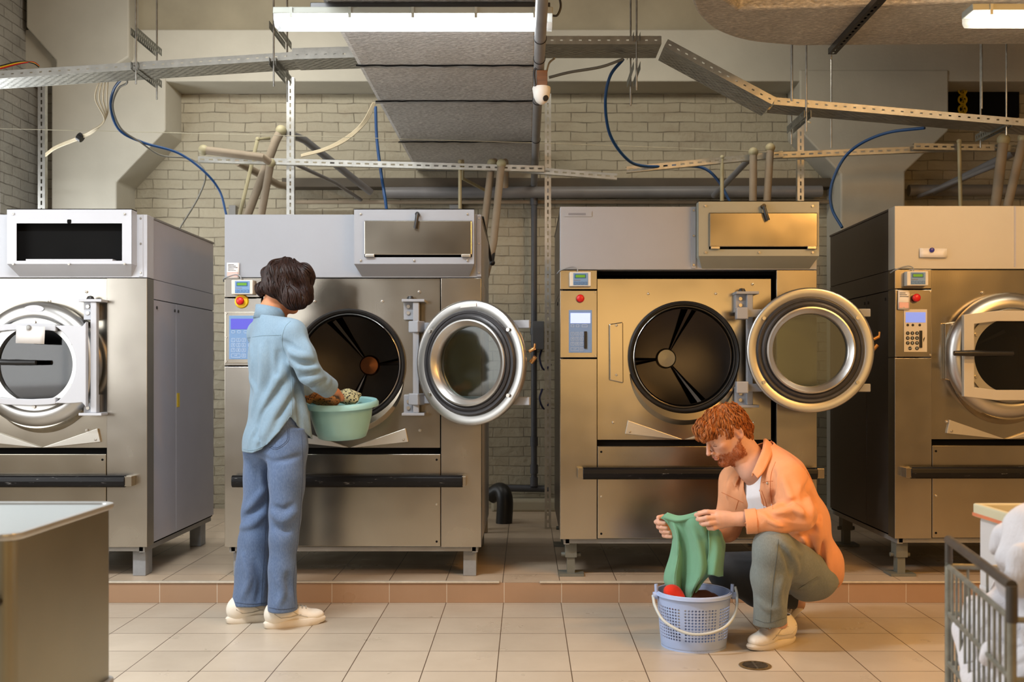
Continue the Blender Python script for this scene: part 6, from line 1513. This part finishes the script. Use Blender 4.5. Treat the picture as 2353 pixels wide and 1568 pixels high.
body_ = mb.obj('basket_body', 'basket', bk); md = body_.modifiers.new('t', 'SOLIDIFY'); md.thickness = .0035; md.offset = 0
MB().lathe([(rt_-.003, hb_-.002), (rt_+.008, hb_-.004), (rt_+.011, hb_-.016), (rt_+.008, hb_-.016), (rt_+.006, hb_-.007), (rt_-.003, hb_-.007)], (0, 0, 0), 'z', 72, close=True).obj('rim', 'basket', bk)
MB().lathe([(rb-.01, 0), (rb+.003, 0), (rb+.003, .012), (rb-.004, .016)], (0, 0, 0), 'z', 72).obj('foot_ring', 'basket', bk)
for s in (-1, 1):
    MB().cyl((s*(rt_+.004), -.02, hb_-.02), (s*(rt_+.022), -.02, hb_-.02), .016, 16).tube([(s*(rt_+.006), -.02, hb_-.02), (s*(rt_+.008), -.02, hb_+.03)], .008, 8).obj('handle_hinge', 'basket', bk)
hp_ = [(-.182, -.02, .222), (-.178, -.075, .185), (-.145, -.135, .135), (-.06, -.182, .098), (.03, -.190, .098), (.11, -.165, .122), (.165, -.10, .165), (.186, -.03, .222), (.180, -.018, .262)]
MB().tube(spline(hp_, 8), .0065, 10).obj('handle', 'basket_handle', bk)
M['cloth_red'] = cloth('red_cloth', S((206, 52, 34)), 500, .1, 10); M['cloth_brown'] = cloth('dark_brown_cloth', S((66, 38, 24)), 500, .2, 10)
bcx = bk.location
heap('clothing', 'cloth_red', (bcx.x-.094, 4.565, .222), (.036, .066, .056), .007, 3, 'red cloth at the left rim of the blue basket', 'clothing', .006)
heap('clothing', 'cloth_brown', (bcx.x+.050, 4.575, .205), (.074, .085, .036), .006, 8, 'dark brown cloth lying in the right of the blue basket', 'clothing', .006)
# ------------------------------------------------------------------ foreground: metal tub, wire cart, bin, floor drain, notes
M['tub'] = steel('dull_tub_steel', (.32, .30, .22), .40, (1, 1, 30), .08, .1)
M['tub_rim'] = mat('pale_rim_steel', (.48, .50, .50), .30, .6, .05); M['tub_in'] = mat('pale_tub_lid', S((140, 148, 150)), .4, 0, .03, 3)
tr = empty('metal_tub', (-1.50, 2.52, 0), 'square steel tub on wheels with rolled pale rim, cropped by the left edge', 'cart')
X0, X1, Y0, Y1, ZT = -.42, .365, -.245, .305, .850
def rrect(x0, x1, y0, y1, r, n=6):
    p = []
    for cx, cy, a in ((x1-r, y1-r, 0), (x0+r, y1-r, PI/2), (x0+r, y0+r, PI), (x1-r, y0+r, 1.5*PI)):
        p += [(cx+r*math.cos(a+PI/2*i/n), cy+r*math.sin(a+PI/2*i/n)) for i in range(n+1)]
    return p
def rshell(levels, r):
    mb = MB(); L_ = [[(x, y, z) for x, y in rrect(X0+e, X1-e, Y0+e, Y1-e, max(.004, r-e))] for e, z in levels]; n = len(L_[0])
    mb.add([p for l in L_ for p in l], [(j*n+i, j*n+(i+1) % n, (j+1)*n+(i+1) % n, (j+1)*n+i) for j in range(len(L_)-1) for i in range(n)], True); return mb, L_
mb, L_ = rshell([(.004, .16), (0, .17), (0, ZT-.012)], .03); mb.obj('tub_wall', 'tub', tr)
mb, L_ = rshell([(0, ZT-.016), (-.010, ZT-.014), (-.014, ZT-.006), (-.012, ZT+.001), (-.004, ZT+.003), (.006, ZT), (.008, ZT-.006)], .03); mb.obj('rolled_rim', 'tub_rim', tr)
MB().prism(rrect(X0+.006, X1-.006, Y0+.006, Y1-.006, .024), ZT-.010, ZT-.005, 'z').obj('lid', 'tub_in', tr)
MB().prism(rrect(X0-.012, X1+.012, Y0-.012, Y1+.012, .04), .335, .375, 'z').obj('bumper_band', 'frame', tr, .004)
MB().tube([(X0+.2, Y0-.012, .70), (X0+.2, Y0-.03, .70), (X1-.03, Y0-.03, .70), (X1-.03, Y0-.005, .70)], .009, 10).obj('push_handle', 'black_metal', tr)
for sx in (X0+.08, X1-.08):
    for sy in (Y0+.08, Y1-.08): MB().cyl((sx-.015, sy, .05), (sx+.015, sy, .05), .05, 20).box(sx-.022, sx+.022, sy-.02, sy+.02, .07, .165).obj('caster', 'black', tr)
# wire cart
M['wire_grey'] = mat('dull_cart_wire', (.26, .26, .22), .42, .6, .2, 30); M['rail_dark'] = mat('dark_cart_rail', (.05, .042, .034), .45, 0, .2, 20)
wc = empty('wire_cart', (1.03, 2.51, 0), 'wire basket cart piled with white laundry, in the bottom right corner', 'cart')
ux = Vector((-.101, -.54, 0)).normalized(); LW = .55; vx = Vector((.983, -.184, 0)); LV = .62
def W(a, c, z): return ux*a+vx*c+Vector((0, 0, z))
mb = MB()
MB().tube([W(0, 0, .735), W(0, 0, .80)], .009, 10).tube([W(0, 0, .80), W(LW, 0, .80)], .011, 10).tube([W(LW, 0, .80), W(LW, 0, .73)], .011, 10).obj('top_rail', 'rail_dark', wc)
for a in (0, LW):
    for c in (0, LV): MB().tube([W(a, c, .10), W(a, c, .745)], .009, 10).obj('post', 'wire_grey', wc)
for z in (.735, .62, .50, .38, .20):
    MB().tube([W(0, 0, z), W(LW, 0, z), W(LW, LV, z), W(0, LV, z), W(0, 0, z)], .0065, 8).obj('rail', 'wire_grey', wc)
for i in range(1, 13):
    MB().tube([W(LW*i/13, 0, .20), W(LW*i/13, 0, .737)], .0032, 6).obj('side_wire', 'wire_grey', wc); 
for i in range(1, 14):
    MB().tube([W(LW, LV*i/14, .20), W(LW, LV*i/14, .737)], .0032, 6).obj('side_wire', 'wire_grey', wc); MB().tube([W(0, LV*i/14, .20), W(0, LV*i/14, .737)], .0032, 6).obj('side_wire', 'wire_grey', wc)
mb = MB()
for i in range(12): mb.tube([W(LW*i/11, 0, .20), W(LW*i/11, LV, .20)], .0035, 6)
mb.obj('floor_grid', 'wire_grey', wc)
for a in (.03, LW-.03):
    for c in (.03, LV-.03): MB().sphere(W(a, c, .05), .05, 10, (.35, 1, 1)).obj('caster', 'black', wc); MB().cyl(W(a, c, .05), W(a, c, .2), .008, 8).obj('caster_stem', 'wire_grey', wc)
M['towel'] = cloth('white_terry', S((214, 212, 216)), 260, .05, 14, .95, .6)
for i, (a, c, z, r, lb) in enumerate(((.28, .21, .36, (.22, .28, .20), 'white towel low in the wire cart, pressed against the side wires'), (.10, .115, .58, (.15, .16, .17), 'white towel bulging near the back post of the wire cart'), (.39, .145, .55, (.165, .18, .17), 'white towel in the front half of the wire cart, behind the wires'),
        (.15, .24, .70, (.20, .18, .17), 'white towel heaped in the middle of the wire cart'), (.31, .20, .83, (.20, .19, .15), 'white towel lying topmost on the heap in the wire cart'), (.44, .22, .69, (.18, .15, .16), 'white towel at the front right of the heap in the wire cart'))):
    p = Vector(wc.location)+W(a, c, z); heap('towel', 'towel', p, r, .006, 11+i, lb, 'towel', .0085)['group'] = 'white towels in the wire cart'
# pale bin behind the cart
M['bin'] = mat('pale_grey_plastic', S((196, 194, 194)), .5, 0, .03); M['bin_in'] = mat('cream_bin_inside', S((196, 190, 160)), .5, 0, .03); M['orange_line'] = mat('orange_line', S((200, 116, 78)), .6)
bi = empty('bin', (1.275, 2.90, 0), 'pale grey plastic bin with orange line under its rim, behind the wire cart', 'bin')
MB().prism([(0, -.36), (0, 0), (.7, 0), (.7, -.36)], .05, .80, 'z').obj('bin_body', 'bin', bi, .01)
mb = MB(); O_ = [(-.012, -.372), (.712, -.372), (.712, .012), (-.012, .012)]; I_ = [(.006, -.354), (.694, -.354), (.694, -.006), (.006, -.006)]
mb.add([(x, y, z) for z in (.80, .838) for L_ in (O_, I_) for x, y in L_], [q_ for i in range(4) for j in [(i+1) % 4] for q_ in ((i, j, 8+j, 8+i), (4+i, 12+i, 12+j, 4+j), (8+i, 8+j, 12+j, 12+i), (i, 4+i, 4+j, j))])
mb.obj('rim', 'bin_in', bi, .005)
MB().box(-.0135, -.0115, -.372, .012, .803, .812).obj('orange_line', 'orange_line', bi)
MB().box(-.004, .002, -.30, -.01, .60, .612).obj('molded_band', 'bin', bi, .003)
# floor drain
M['drain'] = mat('drain_metal', (.16, .14, .11), .45, .7, .3, 30); M['drain_gold'] = mat('worn_drain_rim', S((120, 100, 66)), .5, .4, .2, 30)
c = P(1735, 1531, F*EYE/(1531-CY)); c.z = 0
fd = empty('floor_drain', c, 'small round floor drain grate in the tiles by the crouching person', 'drain')
MB().lathe([(.052, .0005), (.064, .0005), (.066, .003), (.060, .005), (.052, .004)], (0, 0, 0), 'z', 40).obj('rim', 'drain_gold', fd)
MB().lathe([(.0005, .0012), (.053, .0012)], (0, 0, 0), 'z', 32).obj('well', 'hollow', fd)
for i in range(5):
    y = -.036+.018*i; h = math.sqrt(max(0, .052**2-y*y)); MB().box(-h, h, y-.0035, y+.0035, .0015, .005).obj('grate_bar', 'drain', fd)
MB().box(-.004, .004, -.05, .05, .0012, .0045).obj('grate_bar', 'drain', fd)
# notes and magnets on the machines
def note(px0, py0, px1, py1, Y, label, m='paper', rot=0, pink=False, lines=0):
    a, c = P(px0, py1, Y), P(px1, py0, Y); w, h = c.x-a.x, c.z-a.z
    mb = MB(); n = 6
    mb.add([(w*i/n-w/2, -.004*math.sin(PI*i/n)-.003*(1-k), h*(k-.5)) for i in range(n+1) for k in (0, 1)], [(i*2, i*2+1, i*2+3, i*2+2) for i in range(n)], True)
    if pink: mb.m = 1; mb.box(-w*.42, w*.42, -.0065, -.0055, -h*.42, -h*.12)
    mb.m = 2
    for k in range(lines): mb.box(-w*.38, w*(.1+.28*((k*7) % 3)/2), -.0066, -.0056, h*(.36-.09*k), h*(.385-.09*k))
    o = mb.obj('paper_note', [m, 'paper_pink', 'print']); o.location = ((a.x+c.x)/2, Y, (a.z+c.z)/2); o.rotation_euler = (0, rot, 0)
    md = o.modifiers.new('t', 'SOLIDIFY'); md.thickness = .0006; return tag(o, label, 'paper')
note(37, 750, 103, 790, 5.355, 'blank white paper note hanging on the shut door of the far left machine', rot=math.radians(2))
note(521, 604, 550, 640, 5.492, 'small printed paper with a red block above the second machine panel', pink=True, lines=5)
note(2113, 571, 2176, 592, 5.492, 'white paper strip under a blue magnet on the beige machine', rot=math.radians(1))
note(2063, 668, 2090, 712, 5.490, 'two tone paper slip beside the red stop button of the beige machine', pink=True, lines=3, rot=math.radians(1.5))
def magnet(px, py, Y, m, label): return tag(MB().lathe([(.0005, -.014), (.009, -.013), (.013, -.007), (.013, 0)], (0, 0, 0), 'y', 18).obj('magnet', m), label, 'magnet')
magnet(0, 0, 0, 'frame', 'small grey magnet holding the note on the far left door').location = P(67, 753, 5.349)
magnet(0, 0, 0, 'blue_magnet', 'round dark blue magnet on the paper strip of the beige machine').location = P(2141, 575, 5.486)
